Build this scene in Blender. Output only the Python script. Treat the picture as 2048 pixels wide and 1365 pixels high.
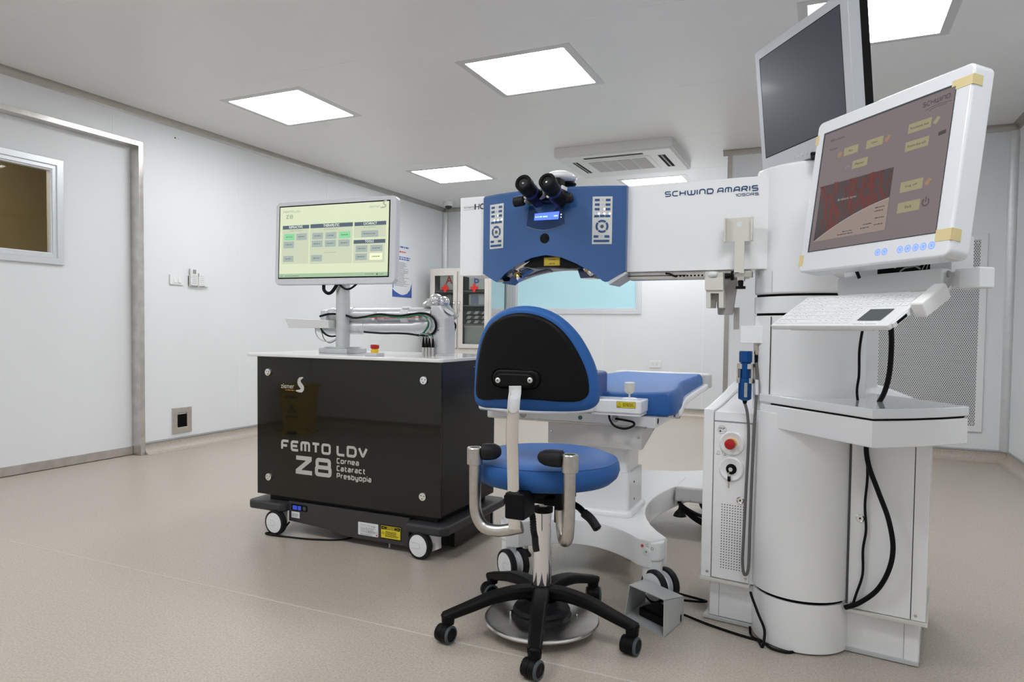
import bpy, bmesh, math, random
from mathutils import Vector, Matrix
random.seed(7)
for o in list(bpy.data.objects): bpy.data.objects.remove(o)
SC = bpy.context.scene
COL = SC.collection
PI = math.pi

# ------------------------------------------------------------------ camera
CAMH = 0.94
YAW, PITCH, ROLL = -0.4265, -0.0351, -0.0115
FPX, PCX, PCY = 1382.6, 1024.0, 706.2          # focal length and principal point for a 2048 x 1365 image
cy_, sy_, cp_, sp_ = math.cos(YAW), math.sin(YAW), math.cos(PITCH), math.sin(PITCH)
FWD = Vector((sy_*cp_, cy_*cp_, sp_)); RGT = Vector((cy_, -sy_, 0)); DWN = FWD.cross(RGT)
cr_, sr_ = math.cos(ROLL), math.sin(ROLL)
R2 = cr_*RGT + sr_*DWN; D2 = -sr_*RGT + cr_*DWN
CAMLOC = Vector((0, 0, CAMH))
cd = bpy.data.cameras.new('camera'); cam = bpy.data.objects.new('camera', cd); COL.objects.link(cam)
cam.matrix_world = Matrix(((R2.x, -D2.x, -FWD.x, 0), (R2.y, -D2.y, -FWD.y, 0), (R2.z, -D2.z, -FWD.z, CAMH), (0, 0, 0, 1)))
cd.sensor_width = 36.0; cd.lens = FPX/2048*36.0; cd.shift_y = (PCY-682.5)/2048; cd.clip_start = 0.02
SC.camera = cam

# ------------------------------------------------------------------ world, exposure, lights of the room
w = bpy.data.worlds.new('world'); SC.world = w; w.use_nodes = True
w.node_tree.nodes['Background'].inputs[0].default_value = (0.05, 0.05, 0.05, 1)
w.node_tree.nodes['Background'].inputs[1].default_value = 0.2
SC.view_settings.view_transform = 'Standard'; SC.view_settings.look = 'None'
SC.view_settings.gamma = 1; SC.view_settings.use_curve_mapping = False
EXPO = 0.95
SC.view_settings.exposure = EXPO
PANEL_POWER = 9.0                                # emission of the ceiling panels
PANEL_TINT = (0.965, 0.985, 1.0)

def ray(x, y): return (R2*((x-PCX)/FPX) + D2*((y-PCY)/FPX) + FWD)
def at(x, y, Y):                                 # point of the place seen at photo pixel (x, y), on the plane Y
    d = ray(x, y); return CAMLOC + d*(Y/d.y)
def atz(x, y, z):
    d = ray(x, y); return CAMLOC + d*((z-CAMH)/d.z)
def atx(x, y, X):
    d = ray(x, y); return CAMLOC + d*(X/d.x)

# ------------------------------------------------------------------ materials
MATS = {}
def mat(name, col, rough=0.5, metal=0.0, coat=0.0, emit=None, es=0.0, spec=0.5, trans=0.0, alpha=1.0, noise=None, bump=None, ior=1.45):
    if name in MATS: return MATS[name]
    m = bpy.data.materials.new(name); m.use_nodes = True; nt = m.node_tree
    b = nt.nodes['Principled BSDF']
    b.inputs['Base Color'].default_value = (*col, 1); b.inputs['Roughness'].default_value = rough
    b.inputs['Metallic'].default_value = metal; b.inputs['Coat Weight'].default_value = coat
    b.inputs['Coat Roughness'].default_value = 0.08
    b.inputs['Specular IOR Level'].default_value = spec; b.inputs['IOR'].default_value = ior
    b.inputs['Transmission Weight'].default_value = trans; b.inputs['Alpha'].default_value = alpha
    if emit: b.inputs['Emission Color'].default_value = (*emit, 1); b.inputs['Emission Strength'].default_value = es
    if noise or bump:
        tc = nt.nodes.new('ShaderNodeTexCoord'); nz = nt.nodes.new('ShaderNodeTexNoise')
        nt.links.new(tc.outputs['Object'], nz.inputs['Vector'])
        sc, amt = (noise or bump)[:2]
        nz.inputs['Scale'].default_value = sc; nz.inputs['Detail'].default_value = 4
        if noise:
            rp = nt.nodes.new('ShaderNodeValToRGB'); nt.links.new(nz.outputs['Fac'], rp.inputs['Fac'])
            rp.color_ramp.elements[0].position = 0.35; rp.color_ramp.elements[1].position = 0.65
            rp.color_ramp.elements[0].color = (*[max(0, c*(1-amt)) for c in col], 1)
            rp.color_ramp.elements[1].color = (*[min(1, c*(1+amt)) for c in col], 1)
            nt.links.new(rp.outputs['Color'], b.inputs['Base Color'])
        if bump:
            bp = nt.nodes.new('ShaderNodeBump'); bp.inputs['Strength'].default_value = bump[1]; bp.inputs['Distance'].default_value = 0.002
            nt.links.new(nz.outputs['Fac'], bp.inputs['Height']); nt.links.new(bp.outputs['Normal'], b.inputs['Normal'])
    MATS[name] = m; return m
WALL = mat('wall_paint', (0.785, 0.80, 0.82), 0.42, noise=(2.0, 0.012))
CEIL = mat('ceiling_paint', (0.80, 0.80, 0.795), 0.38, noise=(1.5, 0.012))
SEAL = mat('seam_sealant', (0.86, 0.87, 0.88), 0.5)
COVE = mat('cove_aluminium', (0.46, 0.44, 0.41), 0.38, 0.85, noise=(9, 0.05))
STEEL = mat('stainless_steel', (0.62, 0.60, 0.57), 0.28, 1.0, noise=(14, 0.08))
CHROME = mat('chrome', (0.86, 0.86, 0.86), 0.06, 1.0)
SATIN = mat('satin_steel', (0.56, 0.53, 0.49), 0.33, 1.0, noise=(40, 0.06))
ALU = mat('brushed_aluminium', (0.60, 0.61, 0.62), 0.38, 0.55, noise=(30, 0.03))
WIN_ALU = mat('window_aluminium', (0.72, 0.75, 0.78), 0.32, 0.4)
WHITE = mat('white_lacquer', (0.86, 0.865, 0.875), 0.20, coat=0.35)
WHITE_MATTE = mat('white_plastic', (0.80, 0.81, 0.82), 0.42)
IVORY = mat('ivory_plastic', (0.68, 0.67, 0.61), 0.45)
LGREY = mat('light_grey_plastic', (0.55, 0.56, 0.57), 0.4)
MGREY = mat('mid_grey_plastic', (0.30, 0.30, 0.31), 0.45)
DGREY = mat('dark_grey_plastic', (0.085, 0.085, 0.09), 0.45)
BLACK = mat('black_plastic', (0.0055, 0.0055, 0.006), 0.45, spec=0.15)
BLACKG = mat('black_gap', (0.004, 0.004, 0.004), 0.7, spec=0.1)
RUBBER = mat('black_rubber', (0.014, 0.014, 0.016), 0.5, spec=0.25)
CARTBLK = mat('black_glass', (0.0125, 0.0115, 0.009), 0.03, spec=0.5)
CARTBODY = mat('dark_brown_grey_lacquer', (0.014, 0.013, 0.013), 0.32, spec=0.3)
BUMPER = mat('grey_bumper', (0.042, 0.042, 0.045), 0.42, spec=0.35)
BLUE = mat('blue_lacquer', (0.030, 0.105, 0.29), 0.24, coat=0.3)
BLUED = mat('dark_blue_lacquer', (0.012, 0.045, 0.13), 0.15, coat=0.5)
VINYLB = mat('blue_vinyl', (0.026, 0.115, 0.36), 0.50, spec=0.28, bump=(160, 0.06))
KEYBLUE = mat('keypad_blue', (0.035, 0.085, 0.23), 0.4)
KEYPAD = mat('keypad_white', (0.66, 0.68, 0.66), 0.4)
NAVY = mat('navy_print', (0.02, 0.065, 0.17), 0.4)
INK = mat('black_print', (0.015, 0.015, 0.015), 0.5)
GREYINK = mat('grey_print', (0.28, 0.29, 0.30), 0.5)
LOGO = mat('pale_print', (0.52, 0.50, 0.47), 0.5)
ORANGE = mat('orange_print', (0.45, 0.16, 0.03), 0.5)
RED = mat('red_plastic', (0.42, 0.012, 0.010), 0.32)
REDP = mat('red_print', (0.65, 0.03, 0.025), 0.5)
YELLOW = mat('yellow_plastic', (0.80, 0.50, 0.03), 0.4)
YLABEL = mat('yellow_label', (0.74, 0.60, 0.03), 0.45)
WLABEL = mat('white_label', (0.74, 0.75, 0.77), 0.45)
GREENC = mat('green_cable', (0.015, 0.16, 0.075), 0.45)
GREYC = mat('grey_cable', (0.13, 0.125, 0.12), 0.45)
CLEARC = mat('pale_cable', (0.50, 0.51, 0.52), 0.35)
TAPE = mat('masking_tape', (0.70, 0.58, 0.30), 0.6)
TOP = mat('white_worktop', (0.80, 0.80, 0.79), 0.12, coat=0.3)
LEDW = mat('white_led', (0.9, 0.95, 1), 0.4, emit=(0.75, 0.88, 1.0), es=3.0)
LEDG = mat('green_led', (0.2, 0.8, 0.5), 0.4, emit=(0.2, 1.0, 0.55), es=1.6)
LEDB = mat('blue_led', (0.10, 0.22, 0.6), 0.4, emit=(0.10, 0.28, 0.9), es=0.45)
def thin_glass():                                  # window pane: mostly see-through with a mirror-like share
    m = bpy.data.materials.new('clear_glass'); m.use_nodes = True; nt = m.node_tree; nt.nodes.clear()
    o = nt.nodes.new('ShaderNodeOutputMaterial'); x = nt.nodes.new('ShaderNodeMixShader'); t = nt.nodes.new('ShaderNodeBsdfTransparent'); g = nt.nodes.new('ShaderNodeBsdfGlossy'); f = nt.nodes.new('ShaderNodeFresnel')
    t.inputs[0].default_value = (0.92, 0.94, 0.93, 1); g.inputs['Roughness'].default_value = 0.03; f.inputs[0].default_value = 1.35
    nt.links.new(f.outputs[0], x.inputs[0]); nt.links.new(t.outputs[0], x.inputs[1]); nt.links.new(g.outputs[0], x.inputs[2]); nt.links.new(x.outputs[0], o.inputs[0]); return m
GLASS = thin_glass()
PANEL = mat('lamp_diffuser', (1, 1, 1), 0.5, emit=PANEL_TINT, es=PANEL_POWER)
STEELW = mat('painted_cabinet_steel', (0.70, 0.665, 0.62), 0.4, 0.05, noise=(6, 0.06))
BINY = mat('yellow_bin_plastic', (0.62, 0.42, 0.02), 0.45)
TAN = mat('corridor_wall', (0.38, 0.31, 0.17), 0.6)
WOOD = mat('brown_wood', (0.11, 0.048, 0.018), 0.45, noise=(5, 0.3))

def emis(name, col, s=1.0):
    return mat(name, tuple(c*0.25 for c in col), 0.25, emit=col, es=s*2**-EXPO*0.9)

# ------------------------------------------------------------------ mesh builder
def frame(o, ex, ey, ez):
    M = Matrix.Identity(4)
    for i, v in enumerate((ex, ey, ez, o)):
        for j in range(3): M[j][i] = v[j]
    return M
def zframe(o, deg=0):
    a = math.radians(deg); return frame(o, (math.cos(a), math.sin(a), 0), (-math.sin(a), math.cos(a), 0), (0, 0, 1))
def axis_frame(o, d, up=(0, 0, 1)):               # local z along d
    z = Vector(d).normalized(); u = Vector(up)
    if abs(z.dot(u)) > 0.98: u = Vector((1, 0, 0))
    x = u.cross(z).normalized(); y = z.cross(x)
    return frame(o, x, y, z)
def spline(pts, n=8, closed=False):
    P = [Vector(p) for p in pts]; out = []; N = len(P)
    for i in range(N if closed else N-1):
        if closed: a, b, c, d = P[(i-1) % N], P[i], P[(i+1) % N], P[(i+2) % N]
        else: a, b, c, d = P[max(i-1, 0)], P[i], P[i+1], P[min(i+2, N-1)]
        for k in range(n):
            t = k/n
            out.append(0.5*((2*b)+(c-a)*t+(2*a-5*b+4*c-d)*t*t+(3*b-a-3*c+d)*t**3))
    if not closed: out.append(P[-1])
    return out
def rrect(x0, x1, y0, y1, r, n=5):
    pts = []
    for cx, cy, a0 in ((x1-r, y1-r, 0), (x0+r, y1-r, 90), (x0+r, y0+r, 180), (x1-r, y0+r, 270)):
        for k in range(n+1):
            a = math.radians(a0+90*k/n); pts.append((cx+r*math.cos(a), cy+r*math.sin(a)))
    return pts
ORG = {}
class MB:
    def __init__(s, M=None): s.bm = bmesh.new(); s.M = M or Matrix.Identity(4); s.mi = 0
    def add(s, verts, faces):
        vs = [s.bm.verts.new(s.M @ Vector(v)) for v in verts]
        for f in faces:
            try: fc = s.bm.faces.new([vs[i] for i in f]); fc.material_index = s.mi; fc.smooth = True
            except ValueError: pass
        return s
    def tmp(s, t):
        t.verts.index_update()
        s.add([v.co for v in t.verts], [[v.index for v in f.verts] for f in t.faces]); t.free(); return s
    def box(s, x0, x1, y0, y1, z0, z1, bev=0, seg=2):
        t = bmesh.new(); bmesh.ops.create_cube(t, size=1)
        for v in t.verts: v.co = Vector(((x0+x1)/2+v.co.x*(x1-x0), (y0+y1)/2+v.co.y*(y1-y0), (z0+z1)/2+v.co.z*(z1-z0)))
        if bev: bmesh.ops.bevel(t, geom=list(t.edges), offset=bev, segments=seg, profile=0.5, affect='EDGES')
        return s.tmp(t)
    def prism(s, poly, z0, z1, bev=0, seg=2, top=True, bottom=True):
        t = bmesh.new(); n = len(poly)
        a = [t.verts.new((p[0], p[1], z0)) for p in poly]; b = [t.verts.new((p[0], p[1], z1)) for p in poly]
        if bottom: t.faces.new(a[::-1])
        ft = t.faces.new(b) if top else None
        for i in range(n): t.faces.new((a[i], a[(i+1) % n], b[(i+1) % n], b[i]))
        bmesh.ops.recalc_face_normals(t, faces=t.faces)
        if bev:
            es = [e for e in t.edges if (e.verts[0] in a) == (e.verts[1] in a)]
            bmesh.ops.bevel(t, geom=es, offset=bev, segments=seg, profile=0.5, affect='EDGES')
        return s.tmp(t)
    def mitre(s, x0, x1, y0, y1, wd, z0, z1, c=0.003):        # picture-frame ring in local XY, from z0 up to z1, chamfered
        o = lambda d, z: [(x0+d, y0+d, z), (x1-d, y0+d, z), (x1-d, y1-d, z), (x0+d, y1-d, z)]
        vs = o(0, z0)+o(0, z1-c)+o(c, z1)+o(wd-c, z1)+o(wd, z1-c)+o(wd, z0); fs = []
        for L in range(5): fs += [(L*4+k, L*4+(k+1) % 4, L*4+4+(k+1) % 4, L*4+4+k) for k in range(4)]
        fs += [(20+k, 20+(k+1) % 4, (k+1) % 4, k) for k in range(4)]
        return s.add(vs, fs)
    def rbox(s, x0, x1, y0, y1, r, z0, z1, bev=0, seg=2, n=5): return s.prism(rrect(x0, x1, y0, y1, r, n), z0, z1, bev, seg)
    def cyl(s, p0, p1, r0, r1=None, n=24, cap=True):
        r1 = r0 if r1 is None else r1
        F = axis_frame(p0, Vector(p1)-Vector(p0)); L = (Vector(p1)-Vector(p0)).length
        vs = []; 
        for z, r in ((0, r0), (L, r1)):
            for k in range(n): a = 2*PI*k/n; vs.append(F @ Vector((r*math.cos(a), r*math.sin(a), z)))
        fs = [(k, (k+1) % n, n+(k+1) % n, n+k) for k in range(n)]
        if cap: fs += [tuple(range(n))[::-1], tuple(range(n, 2*n))]
        return s.add(vs, fs)
    def lathe(s, prof, F=None, n=32, a0=0, a1=360, cap=True):
        F = F or Matrix.Identity(4); vs = []; fs = []; full = abs(a1-a0) >= 360; m = n if full else n+1
        for r, z in prof:
            for k in range(m):
                a = math.radians(a0+(a1-a0)*k/n); vs.append(F @ Vector((r*math.cos(a), r*math.sin(a), z)))
        for i in range(len(prof)-1):
            for k in range(n):
                k2 = (k+1) % m
                fs.append((i*m+k, i*m+k2, (i+1)*m+k2, (i+1)*m+k))
        if full and cap:
            if prof[0][0] > 1e-6: fs.append(tuple(range(m))[::-1])
            if prof[-1][0] > 1e-6: fs.append(tuple(range((len(prof)-1)*m, len(prof)*m)))
        return s.add(vs, fs)
    def sweep(s, pts, prof, up=(0, 0, 1), scale=None, cap=True):
        P = [Vector(p) for p in pts]; n = len(prof); vs = []; fs = []
        T = [(P[min(i+1, len(P)-1)]-P[max(i-1, 0)]).normalized() for i in range(len(P))]
        x = None
        for i, p in enumerate(P):
            z = T[i]
            if x is None:
                u = Vector(up)
                if abs(u.dot(z)) > 0.97: u = Vector((1, 0.1, 0))
                x = u.cross(z).normalized()
            else: x = (x-z*x.dot(z)).normalized()
            y = z.cross(x); k = scale[i] if scale else (1, 1)
            if not isinstance(k, tuple): k = (k, k)
            for a, b in prof: vs.append(p+x*a*k[0]+y*b*k[1])
        for i in range(len(P)-1):
            for k in range(n): fs.append((i*n+k, i*n+(k+1) % n, (i+1)*n+(k+1) % n, (i+1)*n+k))
        if cap: fs += [tuple(range(n))[::-1], tuple(range((len(P)-1)*n, len(P)*n))]
        return s.add(vs, fs)
    def tube(s, pts, r, n=10, sm=6, scale=None):
        if sm and len(pts) > 2: pts = spline(pts, sm)
        return s.sweep(pts, [(r*math.cos(2*PI*k/n), r*math.sin(2*PI*k/n)) for k in range(n)], scale=scale)
    def ball(s, c, r, n=16, sx=1, sy=1, sz=1):
        prof = [(r*math.sin(PI*k/n)+(0 if 0 < k < n else 0), -r*math.cos(PI*k/n)) for k in range(n+1)]
        prof[0] = (1e-5, -r); prof[-1] = (1e-5, r)
        F = Matrix.Translation(Vector(c)) @ Matrix.Diagonal((sx, sy, sz, 1))
        return s.lathe(prof, F, n*2)
    def quad(s, x0, x1, y0, y1, z): return s.add([(x0, y0, z), (x1, y0, z), (x1, y1, z), (x0, y1, z)], [(0, 1, 2, 3)])
    def flat(s, poly, z): return s.add([(p[0], p[1], z) for p in poly], [tuple(range(len(poly)))])
    def disc(s, cx, cy, r, z, n=24, r2=None):
        if r2 is None: return s.flat([(cx+r*math.cos(2*PI*k/n), cy+r*math.sin(2*PI*k/n)) for k in range(n)], z)
        return s.arc(cx, cy, r2, r, 0, 360, z, n)
    def arc(s, cx, cy, ri, ro, a0, a1, z, n=12):
        vs = []
        for k in range(n+1):
            a = math.radians(a0+(a1-a0)*k/n)
            vs += [(cx+ri*math.cos(a), cy+ri*math.sin(a), z), (cx+ro*math.cos(a), cy+ro*math.sin(a), z)]
        return s.add(vs, [(2*k, 2*k+1, 2*k+3, 2*k+2) for k in range(n)])
    def text(s, body, x, y, z, h=None, w=None, align='L', bold=0.0):
        key = (body, bold)
        if key not in TEXTS:
            c = bpy.data.curves.new('t', 'FONT'); c.body = body; c.size = 1.0; c.offset = bold; c.resolution_u = 3; c.dimensions = '2D'
            ob = bpy.data.objects.new('t', c); COL.objects.link(ob)
            bpy.context.view_layer.update()
            me = bpy.data.meshes.new_from_object(ob.evaluated_get(bpy.context.evaluated_depsgraph_get()))
            vs = [tuple(v.co) for v in me.vertices]; fs = [tuple(p.vertices) for p in me.polygons]
            bpy.data.objects.remove(ob); bpy.data.curves.remove(c); bpy.data.meshes.remove(me)
            TEXTS[key] = (vs, fs)
        vs, fs = TEXTS[key]
        if not vs: return s
        x0, x1 = min(v[0] for v in vs), max(v[0] for v in vs); y0, y1 = min(v[1] for v in vs), max(v[1] for v in vs)
        k = h/(y1-y0) if h else w/(x1-x0); kx = w/(x1-x0) if w else k
        wd = (x1-x0)*kx; ox = {'L': 0, 'C': -wd/2, 'R': -wd}[align]
        return s.add([(x+ox+(v[0]-x0)*kx, y+(v[1]-y0)*k, z) for v in vs], fs)
    def lines(s, x0, x1, y, h, z, n=1, gap=0.6, rag=0.3):       # rows of tiny print too small to read
        for i in range(n):
            xx = x0; yy = y-i*h*(1+gap); end = x1-random.random()*rag*(x1-x0)
            while xx < end:
                l = min((0.6+random.random()*2.2)*h*1.6, end-xx)
                s.quad(xx, xx+l, yy, yy+h, z); xx += l+h*0.7
        return s
    def stroke(s, pts, wd, z, closed=False, r=0.0):
        P = [Vector((p[0], p[1])) for p in pts]; N = len(P)
        Q = []
        for i, p in enumerate(P):
            if r and (closed or 0 < i < N-1):
                a, b = P[(i-1) % N]-p, P[(i+1) % N]-p
                rr = min(r, a.length*0.45, b.length*0.45); q0, q1 = p+a.normalized()*rr, p+b.normalized()*rr
                for k in range(5):
                    t = k/4; Q.append((1-t)**2*q0+2*t*(1-t)*p+t*t*q1)
            else: Q.append(p)
        M = len(Q); vs = []
        for i in range(M):
            if closed: d0, d1 = Q[i]-Q[i-1], Q[(i+1) % M]-Q[i]
            else: d0 = Q[i]-Q[i-1] if i else Q[1]-Q[0]; d1 = Q[i+1]-Q[i] if i < M-1 else d0
            d0 = d0.normalized(); d1 = d1.normalized(); t = (d0+d1)
            t = d1 if t.length < 1e-6 else t.normalized()
            nn = Vector((-t.y, t.x)); c = max(0.45, nn.dot(Vector((-d1.y, d1.x))))
            o = nn*(wd/2/c); vs += [(Q[i].x+o.x, Q[i].y+o.y, z), (Q[i].x-o.x, Q[i].y-o.y, z)]
        fs = [(2*i+1, 2*i+3, 2*i+2, 2*i) for i in range(M-1)]
        if closed: fs.append((2*M-1, 1, 0, 2*M-2))
        return s.add(vs, fs)
    def glyphs(s, body, x, y, z, h, cw, gap, wd, r=0.25, slant=0):
        for ch in body:
            if ch == ' ': x += cw*0.55; continue
            g, k = GLYPH[ch]
            rr_ = r*(0.35 if ch == 'D' else 1)
            for st in g:
                cl = st[0] == 'c'; pts = st[1:] if cl else st
                s.stroke([(x+wd/2+(px)*(cw*k-wd)+slant*py*h, y+wd/2+py*(h-wd)) for px, py in pts], wd, z, cl, rr_*h); z += 0.00012
            x += cw*k+gap
        return s
    def build(s, name, m, parent=None, angle=38, loc=None):
        me = bpy.data.meshes.new(name); bmesh.ops.recalc_face_normals(s.bm, faces=[f for f in s.bm.faces if len(f.verts) > 2]) if not getattr(s, 'keepn', False) else None
        org = ORG[parent] if parent is not None else Vector(loc or (0, 0, 0))
        if org.length > 0: bmesh.ops.translate(s.bm, verts=s.bm.verts, vec=-org)
        s.bm.to_mesh(me); s.bm.free()
        for mm in (m if isinstance(m, (list, tuple)) else [m]): me.materials.append(mm)
        try: me.set_sharp_from_angle(angle=math.radians(angle))
        except Exception: pass
        o = bpy.data.objects.new(name, me); COL.objects.link(o); ORG[o] = org
        if len(me.polygons) > 5: wn = o.modifiers.new('weighted_normal', 'WEIGHTED_NORMAL'); wn.keep_sharp = True; wn.weight = 100
        if parent is not None: o.parent = parent
        else: o.location = org
        return o
TEXTS = {}
GLYPH = {
 'F': ([[(0, 0), (0, 1), (1, 1)], [(0, .45), (.78, .45)]], 1), 'E': ([[(1, 1), (0, 1), (0, 0), (1, 0)], [(0, .5), (.85, .5)]], 1),
 'M': ([[(0, 0), (0, 1), (1, 1), (1, 0)], [(.5, 0), (.5, 1)]], 1.12), 'T': ([[(0, 1), (1, 1)], [(.5, 1), (.5, 0)]], 1), 'O': ([['c', (0, 0), (1, 0), (1, 1), (0, 1)]], 1.05),
 'L': ([[(0, 1), (0, 0), (1, 0)]], .95), 'D': ([['c', (0, 0), (.8, 0), (1, .25), (1, .75), (.8, 1), (0, 1)]], 1.05), 'V': ([[(0, 1), (.5, 0), (1, 1)]], 1),
 'Z': ([[(0, 1), (1, 1), (0, 0), (1, 0)]], 1), '8': ([['c', (0, 0), (1, 0), (1, .5), (0, .5)], ['c', (.05, .5), (.95, .5), (.95, 1), (.05, 1)]], 1),
 'S': ([[(1, 1), (0, 1), (0, .5), (1, .5), (1, 0), (0, 0)]], 1), 'C': ([[(1, 1), (0, 1), (0, 0), (1, 0)]], 1), 'H': ([[(0, 0), (0, 1)], [(1, 0), (1, 1)], [(0, .5), (1, .5)]], 1),
 'W': ([[(0, 1), (.06, 0), (1, 0), (1, 1)], [(.52, 0), (.52, 1)]], 1.35), 'I': ([[(0, 0), (0, 1)]], .22), 'N': ([[(0, 0), (0, 1), (1, 1), (1, 0)]], 1),
 'A': ([[(0, 0), (.12, .75), (.4, 1), (1, 1), (1, 0)], [(.1, .38), (1, .38)]], 1.05), 'R': ([[(0, 0), (0, 1), (1, 1), (1, .45), (0, .45)], [(.5, .45), (1, 0)]], 1),
 '1': ([[(0, .8), (.9, 1), (.9, 0)]], .4), '0': ([['c', (0, 0), (1, 0), (1, 1), (0, 1)]], 1), '5': ([[(1, 1), (0, 1), (0, .55), (1, .55), (1, 0), (0, 0)]], 1), 'B': ([['c', (0, 0), (1, 0), (1, .5), (0, .5)], ['c', (0, .5), (.9, .5), (.9, 1), (0, 1)]], 1)}

GLYPH.update({
 'o': ([['c', (0, 0), (1, 0), (1, .7), (0, .7)]], 1), 'r': ([[(0, 0), (0, .7), (1, .7)]], .75), 'n': ([[(0, 0), (0, .7), (1, .7), (1, 0)]], 1), 'e': ([[(1, 0), (0, 0), (0, .7), (1, .7), (1, .35), (0, .35)]], 1),
 'a': ([[(.05, .7), (1, .7), (1, 0), (0, 0), (0, .36), (1, .36)]], 1), 't': ([[(.3, 1), (.3, 0), (1, 0)], [(0, .7), (1, .7)]], .8), 'c': ([[(1, .7), (0, .7), (0, 0), (1, 0)]], 1), 'P': ([[(0, 0), (0, 1), (1, 1), (1, .42), (0, .42)]], 1.1),
 's': ([[(1, .7), (0, .7), (0, .36), (1, .36), (1, 0), (0, 0)]], 1), 'b': ([[(0, 1), (0, 0), (1, 0), (1, .7), (0, .7)]], 1), 'y': ([[(0, .7), (0, .02), (1, .02)], [(1, .7), (1, -.3), (.1, -.3)]], 1), 'p': ([[(0, -.35), (0, .7), (1, .7), (1, 0), (0, 0)]], 1), 'i': ([[(0, 0), (0, .72)], [(0, .92), (0, 1.1)]], .26)})

def thing(name, label, cat, loc=(0, 0, 0), group=None):
    o = bpy.data.objects.new(name, None); COL.objects.link(o); o.location = loc; o.empty_display_size = 0.05
    o['label'] = label; o['category'] = cat
    if group: o['group'] = group
    ORG[o] = Vector(loc); return o
def tag(o, label, cat, group=None):
    o['label'] = label; o['category'] = cat
    if group: o['group'] = group
    return o
def struct(o): o['kind'] = 'structure'; return o
def dup(root, loc, label, group=None):
    r = root.copy(); COL.objects.link(r); r.location = loc; r['label'] = label
    if group: r['group'] = group
    for ch in list(root.children):
        c = ch.copy(); COL.objects.link(c); c.parent = r
        for g in ch.children:
            d = g.copy(); COL.objects.link(d); d.parent = c
    return r

# ================================================================== the room
XL, XR, YB, YF, ZC = -4.454, 1.22, 7.68, -0.40, 2.447      # left wall, right wall, back wall, wall behind the camera, ceiling
SX, SY = -0.785, 6.06                                      # corner of the return-air shaft
DX = XL-0.08                                               # plane of the recessed sliding door
ZBEAD = 0.08

def floor_material():
    m = bpy.data.materials.new('vinyl_floor'); m.use_nodes = True; nt = m.node_tree; b = nt.nodes['Principled BSDF']
    tc = nt.nodes.new('ShaderNodeTexCoord')
    n1 = nt.nodes.new('ShaderNodeTexNoise'); n1.inputs['Scale'].default_value = 170; n1.inputs['Detail'].default_value = 3
    n2 = nt.nodes.new('ShaderNodeTexVoronoi'); n2.inputs['Scale'].default_value = 120
    n3 = nt.nodes.new('ShaderNodeTexNoise'); n3.inputs['Scale'].default_value = 1.1
    for n in (n1, n2, n3): nt.links.new(tc.outputs['Object'], n.inputs['Vector'])
    r1 = nt.nodes.new('ShaderNodeValToRGB'); e = r1.color_ramp.elements
    e[0].position = 0.30; e[0].color = (0.375, 0.325, 0.272, 1); e[1].position = 0.66; e[1].color = (0.515, 0.46, 0.40, 1)
    k = r1.color_ramp.elements.new(0.5); k.color = (0.445, 0.393, 0.335, 1)
    nt.links.new(n1.outputs['Fac'], r1.inputs['Fac'])
    r2 = nt.nodes.new('ShaderNodeValToRGB'); r2.color_ramp.elements[0].position = 0.0; r2.color_ramp.elements[0].color = (0.84, 0.83, 0.82, 1)
    r2.color_ramp.elements[1].position = 0.5; r2.color_ramp.elements[1].color = (1.04, 1.04, 1.04, 1)
    nt.links.new(n2.outputs['Distance'], r2.inputs['Fac'])
    mx = nt.nodes.new('ShaderNodeMix'); mx.data_type = 'RGBA'; mx.blend_type = 'MULTIPLY'; mx.inputs['Factor'].default_value = 0.8
    nt.links.new(r1.outputs['Color'], mx.inputs['A']); nt.links.new(r2.outputs['Color'], mx.inputs['B'])
    nt.links.new(mx.outputs['Result'], b.inputs['Base Color'])
    r3 = nt.nodes.new('ShaderNodeMapRange'); r3.inputs['To Min'].default_value = 0.30; r3.inputs['To Max'].default_value = 0.40
    nt.links.new(n3.outputs['Fac'], r3.inputs['Value']); nt.links.new(r3.outputs['Result'], b.inputs['Roughness'])
    bp = nt.nodes.new('ShaderNodeBump'); bp.inputs['Strength'].default_value = 0.08; bp.inputs['Distance'].default_value = 0.001
    nt.links.new(n1.outputs['Fac'], bp.inputs['Height']); nt.links.new(bp.outputs['Normal'], b.inputs['Normal'])
    b.inputs['Specular IOR Level'].default_value = 0.5
    return m
FLOOR = floor_material()
WELD = mat('floor_weld', (0.56, 0.52, 0.47), 0.5)

f = MB(); f.box(DX-1.6, XR+0.3, YF-0.2, YB+0.3, -0.06, 0)
f.mi = 1
for yy in (1.79, 3.77): f.box(XL+0.06, (XR-0.06), yy-0.003, yy+0.003, -0.001, 0.0008)
struct(f.build('floor', [FLOOR, WELD]))

c = MB(); c.box(XL-0.1, XR+0.1, YF-0.1, YB+0.1, ZC, ZC+0.08)
c.mi = 1
yy = 3.24-1.12*3
while yy < YB: c.box(XL+0.06, XR-0.06, yy-0.0022, yy+0.0022, ZC-0.0008, ZC+0.001); yy += 1.12
struct(c.build('ceiling', [CEIL, SEAL]))

# left wall, with the door opening
DY0, DY1, DZ = 1.75, 3.385, 2.20
wl_ = MB(); wl_.box(XL-0.12, XL, DY1, YB+0.1, 0, ZC); wl_.box(XL-0.12, XL, YF-0.1, DY0, 0, ZC); wl_.box(XL-0.12, XL, DY0, DY1, DZ, ZC)
wl_.mi = 1
for y in (4.305, 5.41, 6.51, 7.4): wl_.box(XL-0.001, XL+0.001, y-0.003, y+0.003, ZBEAD, ZC-0.05)
wl_.box(XL-0.001, XL+0.001, 3.198-0.003, 3.198+0.003, DZ+0.03, ZC-0.05)
struct(wl_.build('wall_left', [WALL, SEAL]))
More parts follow.
